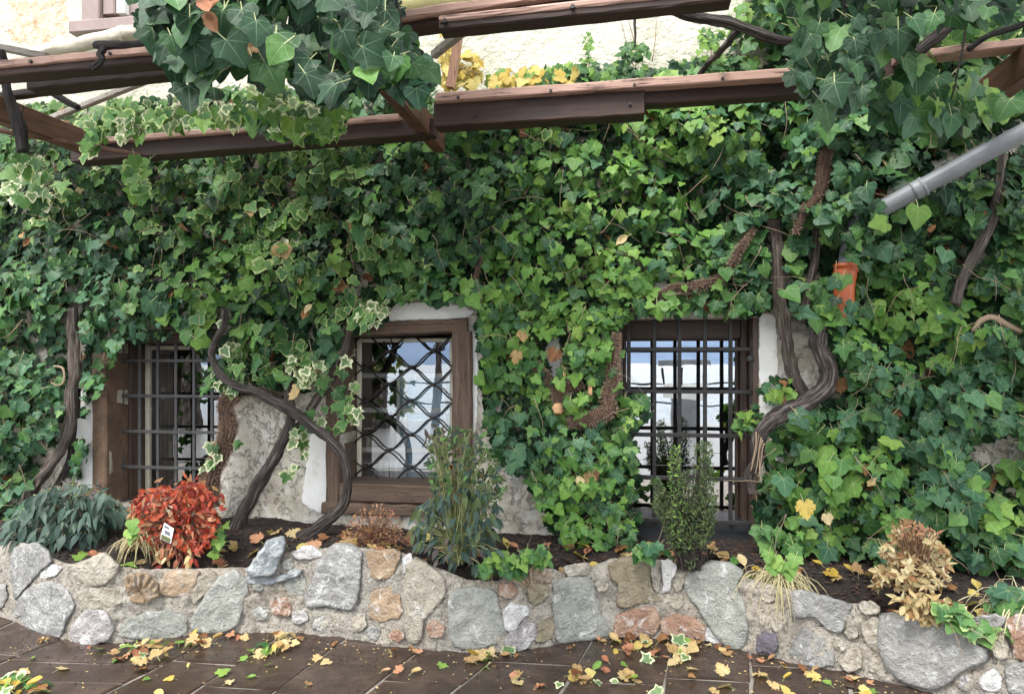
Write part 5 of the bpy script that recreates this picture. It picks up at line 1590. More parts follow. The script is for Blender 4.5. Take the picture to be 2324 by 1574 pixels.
PA = [[(-90, 250), (330, 235), (480, 215), (490, 760), (430, 778), (330, 768), (285, 790), (255, 820), (235, 850), (195, 870), (150, 940), (145, 1000), (120, 1040), (80, 1090), (40, 1190), (-90, 1230)],
      [(205, 830), (248, 822), (240, 870), (212, 905), (190, 950), (175, 925)], [(160, 995), (200, 1010), (185, 1085), (150, 1085)]]
PB = [[(470, 205), (1000, 210), (1090, 250), (1090, 690), (1000, 688), (880, 690), (865, 720), (805, 735), (795, 770), (770, 830), (735, 870), (690, 885), (600, 878), (545, 870), (500, 880), (470, 900), (455, 860), (445, 780), (470, 700)]]
PB.append([(785, 690), (885, 688), (862, 745), (800, 765)])
PC = [[(1080, 215), (1300, 190), (1700, 150), (1790, 190), (1790, 520), (1760, 640), (1755, 700), (1700, 718), (1430, 716), (1400, 745), (1080, 700)],
      [(1085, 690), (1420, 700), (1404, 760), (1398, 860), (1395, 940), (1430, 1000), (1440, 1060), (1450, 1120), (1448, 1190), (1435, 1238), (1330, 1244), (1265, 1225), (1225, 1160), (1200, 1085), (1140, 1060), (1100, 960), (1086, 800)],
      [(1400, 915), (1450, 900), (1475, 930), (1450, 985), (1405, 975)]]
PDP = [[(1690, -60), (2420, -60), (2420, 1330), (2230, 1290), (2130, 1280), (2000, 1285), (1900, 1262), (1800, 1268), (1722, 1235), (1712, 1140), (1722, 1040), (1760, 985), (1850, 935), (1890, 870), (1880, 790), (1850, 745), (1800, 720), (1760, 640), (1780, 500), (1800, 300)],
       [(1735, 880), (1800, 850), (1830, 880), (1740, 950)]]

ivA = thing('ivy', 'dense dark green ivy covering the wall left of the leftmost window', 'ivy', PY(100, 1190, -0.1))
L = Leaves()
add_ivy(L, PA, 48, 0.071)
add_ivy(L, [[(-60, 245), (330, 228), (480, 200), (480, 300), (-60, 330)]], 24, 0.075, noblock=True, y_extra=0.22, back=False)
fleck(L, [(70, 540), (50, 530)], ['leaf_brown'], 0.08)
stems(ivA, PA, 60)
L.build(ivA)

ivB = thing('ivy', 'cream edged ivy hanging between the leftmost window and the scrolled window', 'ivy', PY(620, 900, -0.1))
L = Leaves()
add_ivy(L, PB, 44, 0.079, 0.27)
add_ivy(L, [[(480, 200), (900, 200), (990, 260), (480, 300)]], 24, 0.078, noblock=True, y_extra=0.25, back=False)
# sprays hanging in front of the bare wall and the scrolled window
for poly, n in (([(640, 815), (720, 800), (760, 880), (700, 900), (640, 890)], 18), ([(690, 930), (760, 910), (815, 935), (820, 970), (760, 985), (700, 975)], 20), ([(665, 960), (710, 970), (715, 1010), (690, 1050), (660, 1040)], 10),
                ([(735, 800), (770, 790), (800, 860), (826, 900), (815, 950), (785, 940), (760, 880)], 14), ([(475, 800), (530, 790), (560, 850), (530, 905), (485, 890)], 26), ([(508, 985), (560, 1000), (540, 1030)], 4), ([(625, 1060), (680, 1060), (650, 1095)], 7), ([(470, 1020), (505, 1010), (490, 1060), (465, 1075)], 12)):
    for k in range(n):
        x, y = sample(poly)
        a = random.gauss(0, .7)
        s = random.uniform(0.05, 0.09)
        tip = Vector((math.sin(a), -.2, -math.cos(a)))
        L.add(random.choice(('ivy0', 'ivy1', 'ivy3', 'ivy5')), random.choice(('ivy_cream', 'ivy_cream', 'ivy_variegated', 'ivy_green')), PY(x, y, random.uniform(-.30, -.2)) - tip * s * .4, (random.gauss(0, .4), -1, random.uniform(.0, .8)), tip, s, front=1.5)
fleck(L, [(708, 690), (700, 700), (672, 880)], ['leaf_tan', 'leaf_brown'], 0.08)
stems(ivB, PB, 70)
woody(ivB, [(536, 890), (512, 922), (516, 965), (508, 1005), (484, 1065), (474, 1112), (472, 1150)], -0.2, [17, 18, 19, 19, 19, 20, 22], 'bark_root', 'hairy_trunk', hairy=5200, hl=0.022, ramp_=0.05)
woody(ivB, [(530, 892), (560, 886), (600, 892), (640, 905)], -0.12, [12, 10], 'bark_root', 'hairy_branch', hairy=700, hl=0.025)
L.build(ivB)

ivC = thing('ivy', 'light green ivy between the scrolled window and the barred window and above them', 'ivy', PY(1300, 1240, -0.1))
L = Leaves()
add_ivy(L, PC, 52, 0.066)
fleck(L, [(1185, 755), (1425, 535), (1440, 682), (1310, 1080), (1342, 1076), (1175, 800), (1262, 795)], ['leaf_tan', 'leaf_brown', 'leaf_tan'], 0.075)
stems(ivC, PC, 100)
for pts, r, hn in (([(1712, 520), (1678, 560), (1662, 597), (1636, 629), (1584, 650), (1530, 654), (1486, 682), (1440, 704)], [4, 8, 8, 9, 11, 10, 8, 3], 2600),
                   ([(1402, 755), (1392, 815), (1390, 863), (1378, 900), (1384, 930), (1345, 950), (1290, 960)], [5, 11, 14, 14, 15, 16, 6], 4200),
                   ([(1215, 825), (1250, 866), (1264, 890), (1268, 930)], [9, 11, 13, 12], 1300), ([(1264, 892), (1290, 882), (1320, 868)], [10, 8], 700),
                   ([(1080, 540), (1090, 580), (1082, 640), (1088, 690)], [5, 7], 120)):
    keep(pts, (r[0] if isinstance(r, list) else r))
    woody(ivC, pts, -0.28, r, 'bark_root', 'hairy_trunk', hairy=hn, hl=0.018, ramp_=0.05)
q = PY(1268, 925, -0.30)
G().add(*tube([q + Vector((0, 0, 0.03)), q, q - Vector((0, 0.012, 0.035))], [0.02, 0.034, 0.024], seg=10, step=0.01, rough=0.3)).build('sawn_stub', M['cut_wood'], ivC, smooth=True)
for x, y in ((1340, 885), (1280, 850)):
    q = PY(x, y, -0.31)
    G().add(*tube([q + Vector((0, 0, 0.04)), q - Vector((0, 0.01, 0.03))], [0.012, 0.014], seg=8, step=0.02, rough=0.2)).build('sawn_stub', M['cut_wood'], ivC, smooth=True)
# remove front leaves that would hide the hairy stems
L.it = [q_ for q_ in L.it if not any(segdist(*PXX(q_[2].translation + q_[2].to_3x3() @ Vector((0, 0.45, 0)))[:2], pl) < r_ + 7 for pl, r_ in CLEAR[-5:-1]) or random.random() < 0.38]
L.build(ivC)

ivD = thing('ivy', 'large leaved green ivy covering the whole wall right of the barred window', 'ivy', PY(2000, 1270, -0.1))
L = Leaves()
p9 = [(1918, 242), (1885, 317), (1871, 373), (1866, 414), (1853, 446), (1822, 484), (1808, 530)]
keep(p9[2:5], 6)
add_ivy(L, PDP, 43, 0.079, 0.27)
woody(ivD, p9, -0.33, [5, 12, 13, 13, 12, 9, 4], 'bark_root', 'hairy_trunk', hairy=1800, hl=0.016, ramp_=0.06)
fleck(L, [(1958, 868), (1905, 862), (2024, 930)], ['leaf_brown'], 0.075, -0.2)
for x, y in ((1990, 478), (1998, 500), (1980, 505), (1985, 468), (1912, 640), (1952, 528), (1938, 560), (1958, 578), (1930, 592), (1968, 500), (1958, 515), (1975, 520), (1955, 490), (1900, 690), (1935, 700), (1952, 665), (1925, 712), (1898, 650), (1965, 545), (1920, 545), (1960, 610)):
    L.add(random.choice(IVY), random.choice(('ivy_green', 'ivy_blue', 'ivy_dark')), PY(x, y - 14, -0.40), (random.gauss(0, .4), -1, random.uniform(.1, .6)), (random.gauss(0, .6), -.2, -1), random.uniform(.065, .095), front=2)
# two yellowed vine leaves caught near the foot
L.add('vine0', 'leaf_yellow', PY(1825, 1140, -0.40), (0.1, -1, .3), (0.1, 0, -1), 0.10, front=2)
L.add('vine0', 'leaf_tan', PY(1876, 1168, -0.40), (-0.1, -1, .2), (0.2, 0, -1), 0.06, front=2)
L.add('broad0', 'ivy_young', PY(2085, 470, -.55), (0.1, -1, .3), (-0.2, 0, -1), 0.13, front=2)
L.add('ivy4', 'ivy_young', PY(2010, 505, -.5), (0.3, -1, .5), (-1, 0, -.3), 0.10, front=2)
stems(ivD, PDP, 110)
L.build(ivD)

# ------------------------------------------------------------------ ivy hanging from the pergola, close to the lens
def hang(name, label, polys, cord):
    t = thing(name, label, 'ivy', cord[0])
    L = Leaves()
    g = G()
    for poly, n, d0, d1, smin, smax, mats, shapes in polys:
        for k in range(n):
            x, y = sample(poly)
            d = random.uniform(d0, d1)
            s = random.uniform(smin, smax)
            a = random.gauss(0, .5)
            tip = FW * -0.15 + RT * math.sin(a) - UP * math.cos(a)
            nrm = -FW + RT * random.gauss(0, .45) + UP * random.uniform(-.15, .75)
            L.add(random.choice(shapes), random.choice(mats), PD(x, y, d) - tip * s * .45, nrm, tip, s, front=1.0 / d, solo=-20 < x < 2344 and y > -40)
    for k in range(0, len(cord) - 1, 2):
        a, b_ = cord[k], cord[k + 1]
        m_ = a.lerp(b_, .5) + Vector((0.04, 0.02, -0.03))
        g.add(*tube([a, m_, b_], [0.006, 0.004], seg=6, step=0.04, rough=.2))
    st = g.build('stems', M['bark_dark'], t, smooth=True)
    st['kind'] = 'stuff'
    L.build(t)
BR = ['broad0', 'broad1', 'ivy2', 'ivy4', 'ivy0', 'ivy5']
H1 = [(335, -30), (880, -30), (898, 50), (915, 110), (900, 170), (870, 190), (845, 190), (800, 225), (740, 235), (660, 190), (590, 170), (540, 150), (480, 170), (440, 190), (400, 165), (355, 110), (335, 60)]
H1b = [(850, 80), (930, 95), (985, 170), (985, 225), (930, 235), (880, 200), (850, 150)]
H1c = [(560, 190), (760, 225), (770, 300), (720, 330), (640, 320), (560, 260)]
H1d = [(395, 120), (470, 120), (470, 215), (430, 235), (395, 195)]
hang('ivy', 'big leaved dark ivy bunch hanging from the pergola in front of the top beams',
     [(H1, 235, 1.75, 2.4, 0.05, 0.098, ['ivy_dark', 'ivy_dark', 'ivy_dark', 'ivy_dark', 'ivy_green'], BR), (H1, 190, 2.4, 2.8, 0.07, 0.105, ['ivy_dark'], BR), (H1d, 10, 1.8, 2.0, 0.07, 0.10, ['ivy_dark'], BR),  # backlit shade painted as darker leaves, here and in the right curtain
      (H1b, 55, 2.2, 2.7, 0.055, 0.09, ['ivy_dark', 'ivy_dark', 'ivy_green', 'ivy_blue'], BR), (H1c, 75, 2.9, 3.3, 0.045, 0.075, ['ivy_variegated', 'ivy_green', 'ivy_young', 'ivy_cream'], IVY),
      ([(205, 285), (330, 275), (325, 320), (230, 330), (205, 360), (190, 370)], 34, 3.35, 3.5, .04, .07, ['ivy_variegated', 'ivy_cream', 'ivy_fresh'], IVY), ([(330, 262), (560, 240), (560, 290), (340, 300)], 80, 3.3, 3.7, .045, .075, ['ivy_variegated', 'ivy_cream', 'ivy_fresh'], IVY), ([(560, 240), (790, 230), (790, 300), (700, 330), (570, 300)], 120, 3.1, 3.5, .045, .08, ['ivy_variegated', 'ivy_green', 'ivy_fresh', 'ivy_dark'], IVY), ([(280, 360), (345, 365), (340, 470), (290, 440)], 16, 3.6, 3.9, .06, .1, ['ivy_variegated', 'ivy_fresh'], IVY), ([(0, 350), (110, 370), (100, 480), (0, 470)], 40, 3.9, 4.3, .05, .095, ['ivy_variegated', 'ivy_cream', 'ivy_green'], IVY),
      ([(250, -420), (1000, -420), (900, -30), (330, -30)], 260, 1.9, 2.8, 0.10, 0.14, ['ivy_dark', 'ivy_green'], BR), ([(-250, -330), (1050, -330), (1000, -60), (-250, -60)], 620, 3.0, 3.7, 0.10, 0.14, ['ivy_dark', 'ivy_green'], BR),  # unseen leaves above the view, added to shade the wall ivy
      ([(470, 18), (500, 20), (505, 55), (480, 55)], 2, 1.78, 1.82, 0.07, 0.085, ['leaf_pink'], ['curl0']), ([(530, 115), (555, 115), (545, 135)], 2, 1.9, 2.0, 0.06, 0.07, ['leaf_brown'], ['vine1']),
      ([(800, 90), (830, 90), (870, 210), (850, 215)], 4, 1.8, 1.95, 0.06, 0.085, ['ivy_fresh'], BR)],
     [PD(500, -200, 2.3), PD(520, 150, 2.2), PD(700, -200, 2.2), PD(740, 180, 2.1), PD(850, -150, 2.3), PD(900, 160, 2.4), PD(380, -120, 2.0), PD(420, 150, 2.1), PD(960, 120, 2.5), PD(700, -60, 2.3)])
H2 = [(1800, -30), (2330, -30), (2330, 20), (2240, 60), (2160, 50), (2050, 90), (2010, 150), (1985, 210), (1930, 250), (1870, 270), (1830, 215), (1800, 140), (1790, 60)]
H2b = [(1990, 210), (2060, 180), (2100, 190), (2290, 220), (2280, 270), (2200, 290), (2130, 330), (2060, 300), (1960, 290)]
H2c = [(2120, 0), (2330, 0), (2330, 110), (2200, 110), (2100, 130)]
hang('ivy', 'dark ivy curtain hanging at the top right corner before the right beam',
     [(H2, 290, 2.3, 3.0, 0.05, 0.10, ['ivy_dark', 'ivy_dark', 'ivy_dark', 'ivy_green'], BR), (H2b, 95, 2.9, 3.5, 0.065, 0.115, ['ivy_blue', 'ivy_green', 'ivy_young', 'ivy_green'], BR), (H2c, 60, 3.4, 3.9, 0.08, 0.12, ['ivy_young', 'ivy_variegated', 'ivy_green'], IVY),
      ([(1700, -420), (2700, -420), (2500, -30), (1780, -30)], 260, 2.2, 3.2, 0.09, 0.13, ['ivy_dark', 'ivy_green'], BR), ([(2040, 90), (2080, 90), (2080, 200), (2050, 200)], 4, 2.5, 2.7, 0.11, 0.13, ['ivy_green'], BR)],  # first patch is unseen above the view, added for its shade
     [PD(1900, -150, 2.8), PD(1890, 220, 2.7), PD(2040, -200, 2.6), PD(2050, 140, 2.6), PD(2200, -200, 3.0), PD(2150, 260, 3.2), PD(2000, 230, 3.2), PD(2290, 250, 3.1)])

# yellow autumn vine and ivy tips above the beam
t = thing('yellow_creeper', 'golden yellow creeper leaves rising above the long right beam', 'creeper', PY(1050, 190, -0.25))
L = Leaves()
for poly, n, s0, s1, mats in (([(1000, 75), (1050, 120), (1085, 135), (1095, 190), (1010, 195), (1005, 130)], 48, .05, .09, ['leaf_yellow']), ([(1100, 175), (1160, 160), (1260, 150), (1330, 170), (1280, 190), (1100, 195)], 60, .05, .085, ['leaf_yellow', 'leaf_yellow', 'ivy_young']),
                          ([(1003, 60), (1020, 70), (1010, 95)], 6, .06, .08, ['leaf_yellow'])):
    for k in range(n):
        x, y = sample(poly); s = random.uniform(s0, s1); a = random.gauss(0, .9)
        tip = Vector((math.sin(a), -.2, -math.cos(a)))
        L.add(random.choice(('vine0', 'vine1', 'ivy2')), random.choice(mats), PY(x, y, random.uniform(-.4, -.1)), (random.gauss(0, .5), -1, random.uniform(-.1, .9)), tip, s)
stems(t, [[(1000, 90), (1100, 170), (1060, 195)]], 14)
L.build(t)
t = thing('ivy_fringe', 'fringe of green ivy tips standing above the long right beam', 'ivy', PY(1450, 190, -0.2))
L = Leaves()
for poly, n, s0, s1, mats in (([(1190, 172), (1300, 150), (1380, 142), (1480, 150), (1560, 138), (1640, 130), (1720, 120), (1720, 180), (1190, 200)], 230, .05, .095, ['ivy_green', 'ivy_young', 'ivy_dark', 'ivy_green']),
                          ([(1405, 100), (1470, 95), (1480, 130), (1400, 150)], 18, .04, .07, ['ivy_green']), ([(1322, 80), (1345, 78), (1348, 150), (1320, 150)], 34, .022, .034, ['ivy_young', 'ivy_green']),
                          ([(1585, 60), (1640, 70), (1630, 120), (1585, 115)], 40, .03, .05, ['ivy_young', 'ivy_green']), ([(1660, 20), (1740, -10), (1760, 80), (1700, 110), (1660, 110)], 70, .05, .09, ['ivy_green', 'ivy_young'])):
    for k in range(n):
        x, y = sample(poly); s = random.uniform(s0, s1); a = random.gauss(0, 1.0)
        tip = Vector((math.sin(a), -.2, -math.cos(a) * .7))
        L.add(random.choice(IVY), random.choice(mats), PY(x, y, random.uniform(-.32, -.04)), (random.gauss(0, .5), -1, random.uniform(-.1, 1.0)), tip, s)
g = G()
for pts in ([(1335, 170), (1336, 130), (1333, 85)], [(1440, 160), (1445, 120), (1430, 60), (1422, 25)], [(1438, 150), (1425, 110), (1410, 50)], [(1480, 140), (1487, 90), (1490, 40)], [(1610, 150), (1615, 110), (1605, 65)]):
    g.add(*tube([PY(x, y, -0.03) for x, y in pts], [0.004, 0.002], seg=5, step=.04))
g.build('stems', M['twig_tan'], t, smooth=True)['kind'] = 'stuff'
L.build(t)

# ------------------------------------------------------------------ plants of the bed
def soil_at(X, Y):
    return soil_z(X) + 0.03 * nz(X * 2.3, Y * 2.3, 4)
def base_at(x, Y, y0=1250):
    p = PY(x, y0, Y)
    return Vector((p.x, Y, soil_at(p.x, Y) - 0.01))

def bush(name, label, cat, base, polys, Yc, Ys, stem_mat='petiole_brown', stalk='petiole', nst=26, nmax=300, sr=0.003):
    """polys: (polygon, n, shapes, mats, smin, smax, mode)"""
    t = thing(name, label, cat, base)
    L = Leaves(stalk)
    ends = []
    for poly, n, shapes, mats, s0, s1, mode in polys:
        xs = [p[0] for p in poly]; ys = [p[1] for p in poly]
        cx = sum(xs) / len(xs)
        for k in range(n):
            x, y = sample(poly)
            Y = Yc + random.uniform(-Ys, Ys)
            p = PY(x, y, Y)
            s = random.uniform(s0, s1)
            side = (x - cx) / max(1, (max(xs) - min(xs)) / 2)
            if mode == 'droop':
                tip = Vector((side * .6 + random.gauss(0, .45), random.gauss(-.45, .3), -1 + random.gauss(0, .25)))
                nrm = Vector((random.gauss(side * .3, .45), -1, random.uniform(.2, 1.2)))
            elif mode == 'mess':
                tip = Vector((random.gauss(side * .5, .6), random.gauss(-.3, .4), random.gauss(-.3, .6)))
                nrm = Vector((random.gauss(0, .6), -1, random.uniform(-.2, 1.0)))
            elif mode == 'up':
                tip = Vector((random.gauss(0, .55), random.gauss(-.3, .4), random.uniform(.1, .9)))
                nrm = Vector((random.gauss(0, .6), -1, random.uniform(-.2, .9)))
            else:
                tip = Vector((random.gauss(0, 1), random.gauss(-.4, .5), random.gauss(0, .7)))
                nrm = Vector((random.gauss(0, .5), -1, random.uniform(0, 1.0)))
            if mode == 'whorl':
                up_ = Vector((random.gauss(0, .5), -.7, random.uniform(.2, 1)))
                q = random.randint(6, 9)
                u = up_.orthogonal().normalized(); w_ = up_.normalized().cross(u)
                for j in range(q):
                    an = 6.283 * j / q + random.uniform(-.2, .2)
                    td = (u * math.cos(an) + w_ * math.sin(an)) + up_.normalized() * random.uniform(-.25, .35)
                    L.add(random.choice(shapes), random.choice(mats), p, up_ + td * .2, td, s * random.uniform(.75, 1.1), front=1 - (Y - Yc))
            else:
                L.add(random.choice(shapes), random.choice(mats), p, nrm, tip, s, front=1 - (Y - Yc))
            if random.random() < nst / max(1, n): ends.append(p)
    g = G()
    for e in ends:
        b_ = base + Vector((random.gauss(0, .03), random.gauss(0, .03), 0))
        m_ = b_.lerp(e, .55) + Vector((0, 0, (e - b_).length * .14))
        g.add(*tube([b_, m_, e], [sr * 1.4, sr * .6], seg=5, step=.04))
    if ends:
        g.build('stems', M[stem_mat], t, smooth=True)['kind'] = 'stuff'
    L.build(t, nmax)
    return t

LN_ = ['lance0', 'lance1']
b = base_at(150, -0.55)
bush('evergreen_bush', 'low blue green bush with drooping pointed leaves at the left end of the bed', 'bush', b,
     [([(20, 1190), (60, 1130), (110, 1100), (180, 1090), (250, 1120), (290, 1155), (250, 1190), (215, 1215), (140, 1220), (90, 1230), (30, 1235), (5, 1240)], 520, LN_, ['leaf_bluegreen'], .07, .125, 'droop'),
      ([(100, 1110), (170, 1085), (230, 1100), (230, 1140), (120, 1150)], 160, ['lance0', 'leaflet'], ['leaf_bluegreen', 'leaf_plum', 'leaf_olive'], .03, .06, 'mess')], -0.62, .22, nst=40)
b = base_at(395, -0.62)
bush('red_bush', 'round bush of fiery red leaves before the leftmost window', 'bush', b,
     [([(308, 1150), (315, 1128), (345, 1115), (370, 1098), (392, 1105), (425, 1090), (445, 1092), (468, 1106), (484, 1125), (490, 1165), (478, 1212), (462, 1238), (428, 1258), (395, 1270), (352, 1256), (328, 1212), (312, 1180)], 900, ['lance1', 'oval0', 'lance0'], ['leaf_red', 'leaf_red', 'leaf_red', 'leaf_red', 'leaf_red', 'leaf_red', 'leaf_pink'], .03, .062, 'mess'),
      ([(350, 1235), (450, 1240), (440, 1285), (360, 1285)], 70, ['oval0', 'lance1'], ['leaf_pink', 'leaf_red', 'leaf_tan'], .04, .065, 'droop'),
      ([(295, 1140), (360, 1085), (440, 1075), (500, 1110), (508, 1200), (470, 1262), (400, 1290), (320, 1240)], 110, ['lance1', 'oval0'], ['leaf_red', 'leaf_red', 'leaf_brown'], .03, .055, 'mess'),
      ([(290, 1160), (330, 1140), (340, 1190), (300, 1200)], 40, ['oval0'], ['leaf_red', 'leaf_brown'], .04, .06, 'mess')], -0.70, .17, nst=50, stalk='petiole_brown')
# plant tag
t = thing('plant_tag', 'small printed white plant label stuck in the red bush', 'plant tag', PY(383, 1222, -.92))
c = [PY(*T('b', 0, x, y), -.92) for x, y in ((1385, 130), (1465, 180), (1440, 305), (1350, 265))]
G().add(c + [p + Vector((0, .002, 0)) for p in c], [(0, 1, 2, 3), (7, 6, 5, 4), (0, 4, 5, 1), (1, 5, 6, 2), (2, 6, 7, 3), (3, 7, 4, 0)]).build('card', M['paper'], t)
def sub(u0, u1, v0, v1, off=-.002):
    def bl(u, v): return (c[0].lerp(c[1], u)).lerp(c[3].lerp(c[2], u), v) + Vector((0, off, 0))
    return [bl(u0, v0), bl(u1, v0), bl(u1, v1), bl(u0, v1)]
G().add(sub(.25, .8, .34, .58), [(0, 1, 2, 3)]).build('print_block', M['ink'], t)
G().add(sub(.06, .94, .68, .97), [(0, 1, 2, 3)]).build('print_picture', M['leaf_olive'], t)
G().add(sub(.1, .6, .1, .22), [(0, 1, 2, 3)]).build('print_block', M['stone_purple'], t)
G().add(*tube([PY(381, 1222, -.915), base_at(381, -.9) - Vector((0, 0, .05))], .0016, seg=5)).build('stake', M['petiole_brown'], t)

b = base_at(845, -0.42)
t = bush('dry_heather', 'withered rusty brown heather tuft under the scrolled window', 'bush', b,
     [([(768, 1238), (782, 1200), (800, 1165), (825, 1150), (838, 1160), (860, 1142), (885, 1160), (905, 1172), (922, 1205), (940, 1240), (850, 1250)], 420, ['needle', 'leaflet'], ['leaf_brown', 'leaf_pink', 'leaf_brown'], .015, .035, 'up')], -0.48, .12, nst=240, nmax=0, sr=.0012)
b = base_at(1040, -0.66)
bush('nandina', 'tall loose shrub with blue green and plum drooping leaves right of the scrolled window', 'shrub', b,
     [([(945, 1150), (990, 1110), (1060, 1095), (1120, 1110), (1135, 1160), (1110, 1220), (1040, 1230), (975, 1225), (940, 1260), (930, 1215)], 230, LN_, ['leaf_bluegreen', 'leaf_bluegreen', 'leaf_olive'], .05, .085, 'droop'),
      ([(975, 1215), (1060, 1205), (1130, 1225), (1140, 1250), (1070, 1285), (1000, 1280), (965, 1250)], 60, LN_, ['leaf_plum', 'leaf_bluegreen', 'leaf_bluegreen'], .05, .09, 'droop'),
      ([(985, 1005), (1000, 975), (1050, 960), (1090, 985), (1125, 1040), (1150, 1100), (1130, 1140), (1050, 1120), (985, 1110), (975, 1060)], 520, ['lance1', 'lance0', 'oval0'], ['leaf_olive', 'leaf_olive', 'leaf_olive', 'leaf_bluegreen', 'ivy_green'], .026, .05, 'mess'),
      ([(968, 985), (1000, 960), (1010, 1000), (985, 1040), (965, 1010)], 40, ['lance1', 'lance0'], ['leaf_olive', 'leaf_plum'], .03, .055, 'mess'),
      ([(1012, 1050), (1020, 1050), (1020, 1060)], 3, ['oval0'], ['leaf_red'], .03, .04, 'mess')], -0.74, .18, nst=60, stem_mat='petiole')
b = base_at(1565, -0.52)
bush('box_shrub', 'upright dark green small leaved shrub before the barred window', 'shrub', b,
     [([(1478, 1090), (1500, 1088), (1510, 1120), (1515, 1180), (1530, 1260), (1510, 1200), (1480, 1150), (1488, 1120)], 420, ['needle', 'leaflet'], ['leaf_box'], .018, .034, 'up'),
      ([(1518, 1015), (1538, 1012), (1548, 1080), (1552, 1160), (1545, 1255), (1528, 1240), (1515, 1160), (1520, 1080)], 650, ['needle', 'leaflet'], ['leaf_box', 'leaf_box', 'ivy_young'], .016, .032, 'up'),
      ([(1545, 1080), (1575, 1060), (1580, 1000), (1590, 1000), (1595, 1090), (1590, 1240), (1550, 1260)], 600, ['needle', 'leaflet'], ['leaf_box'], .016, .032, 'up'),
      ([(1592, 1005), (1612, 1005), (1622, 1090), (1628, 1140), (1620, 1200), (1590, 1240), (1588, 1120)], 650, ['needle', 'leaflet'], ['leaf_box'], .016, .032, 'up'),
      ([(1500, 1150), (1620, 1120), (1625, 1190), (1600, 1250), (1530, 1260), (1500, 1180)], 850, ['needle', 'leaflet'], ['leaf_box'], .016, .034, 'up'),
      ([(1555, 1270), (1575, 1265), (1580, 1290), (1560, 1292)], 40, ['needle'], ['leaf_box'], .016, .03, 'up')], -0.58, .10, nst=60, nmax=300, stem_mat='bark_grey', sr=.0022)
# dry pieris
b = base_at(2075, -0.72, 1340)
bush('dry_shrub', 'withered straw coloured shrub with whorled leaves at the right of the bed', 'shrub', b,
     [([(1985, 1300), (1998, 1250), (2030, 1212), (2070, 1190), (2105, 1205), (2150, 1222), (2168, 1262), (2160, 1305), (2120, 1335), (2040, 1340), (1985, 1335)], 78, ['lance0', 'lance0', 'curl0'], ['leaf_straw', 'leaf_straw', 'leaf_straw', 'leaf_straw', 'leaf_brown'], .03, .052, 'whorl'),
      ([(2020, 1195), (2060, 1182), (2090, 1190), (2140, 1215), (2110, 1225), (2040, 1220)], 110, ['needle'], ['leaf_brown', 'leaf_pink'], .02, .04, 'up')], -0.78, .13, nst=40, stalk='petiole_brown')
bush('dead_leaf_clump', 'heap of dead straw leaves spilling over the right wall crest', 'leaf heap', base_at(2110, -0.95, 1400),
     [([(2030, 1350), (2100, 1345), (2180, 1375), (2195, 1400), (2120, 1412), (2050, 1392)], 190, ['lance0', 'lance0', 'curl0'], ['leaf_straw', 'leaf_straw', 'leaf_tan', 'leaf_brown'], .035, .06, 'mess')], -1.02, .08, nst=10)

def grass(name, label, base, n, l0, l1, mat, fall=1.0, w=0.0028, sp=1.0):
    t = thing(name, label, 'grass', base)
    L = Leaves()
    g = G()
    for k in range(n):
        a = random.uniform(0, 6.283); l = random.uniform(l0, l1)
        out = Vector((math.cos(a) * sp, math.sin(a) * .8 - .45, 0))
        p = base + Vector((random.gauss(0, .025), random.gauss(0, .02), 0))
        v, f = [], []
        pts = []
        vel = out * random.uniform(.2, .8) + Vector((0, 0, random.uniform(.5, 1.2)))
        for i in range(9):
            pts.append(p.copy())
            p = p + vel.normalized() * l / 8
            vel = vel + Vector((0, 0, -.30 * fall))
        for i, q in enumerate(pts):
            ww = w * (1 - .8 * (i / 8) ** 2)
            d = Vector((-out.y, out.x, 0))
            d = d.normalized() if d.length > .1 else Vector((1, 0, 0))
            d = (d + Vector((0.8, 0, 0))).normalized()
            v += [q - d * ww, q + Vector((0, -.0006, .001)), q + d * ww]
        for i in range(8):
            f += [(i * 3, i * 3 + 1, i * 3 + 4, i * 3 + 3), (i * 3 + 1, i * 3 + 2, i * 3 + 5, i * 3 + 4)]
        g.add(v, f)
    o = g.build('blades', M[mat], t)
    o['kind'] = 'stuff'
    return t
tb = soil_front(1772); tb.y += 0.02; tb.z += 0.02
t = grass('straw_grass', 'pale straw grass tuft drooping over the wall below the right ivy', tb, 170, .18, .36, 'grass_straw', 1.15, .0034)
L = Leaves()
for x, y in ((1763, 1268), (1745, 1252), (1778, 1275), (1795, 1280), (1760, 1262), (1806, 1262), (1790, 1292), (1752, 1280)):
    L.add(random.choice(('ivy2', 'ivy4', 'vine0')), 'ivy_young', PY(x, y, -1.12), (random.gauss(0, .4), -1, .6), (random.gauss(0, .5), -.3, -1), .06)
L.build(t)
grass('straw_grass', 'tan grass tuft at the right edge of the bed', base_at(2322, -.95, 1330), 170, .25, .42, 'grass_straw', 1.0, .004)
t = grass('variegated_grass', 'small pale grass tuft between the blue green and the red bush', base_at(318, -.78, 1230), 70, .16, .26, 'grass_straw', 1.1, .0036)
L = Leaves()
for x, y in ((300, 1180), (305, 1210), (292, 1200), (312, 1195)):
    L.add('broad0', 'ivy_young', PY(x, y, -.95), (random.gauss(0, .4), -1, .8), (random.gauss(0, .5), -.3, -1), .07)
L.build(t)

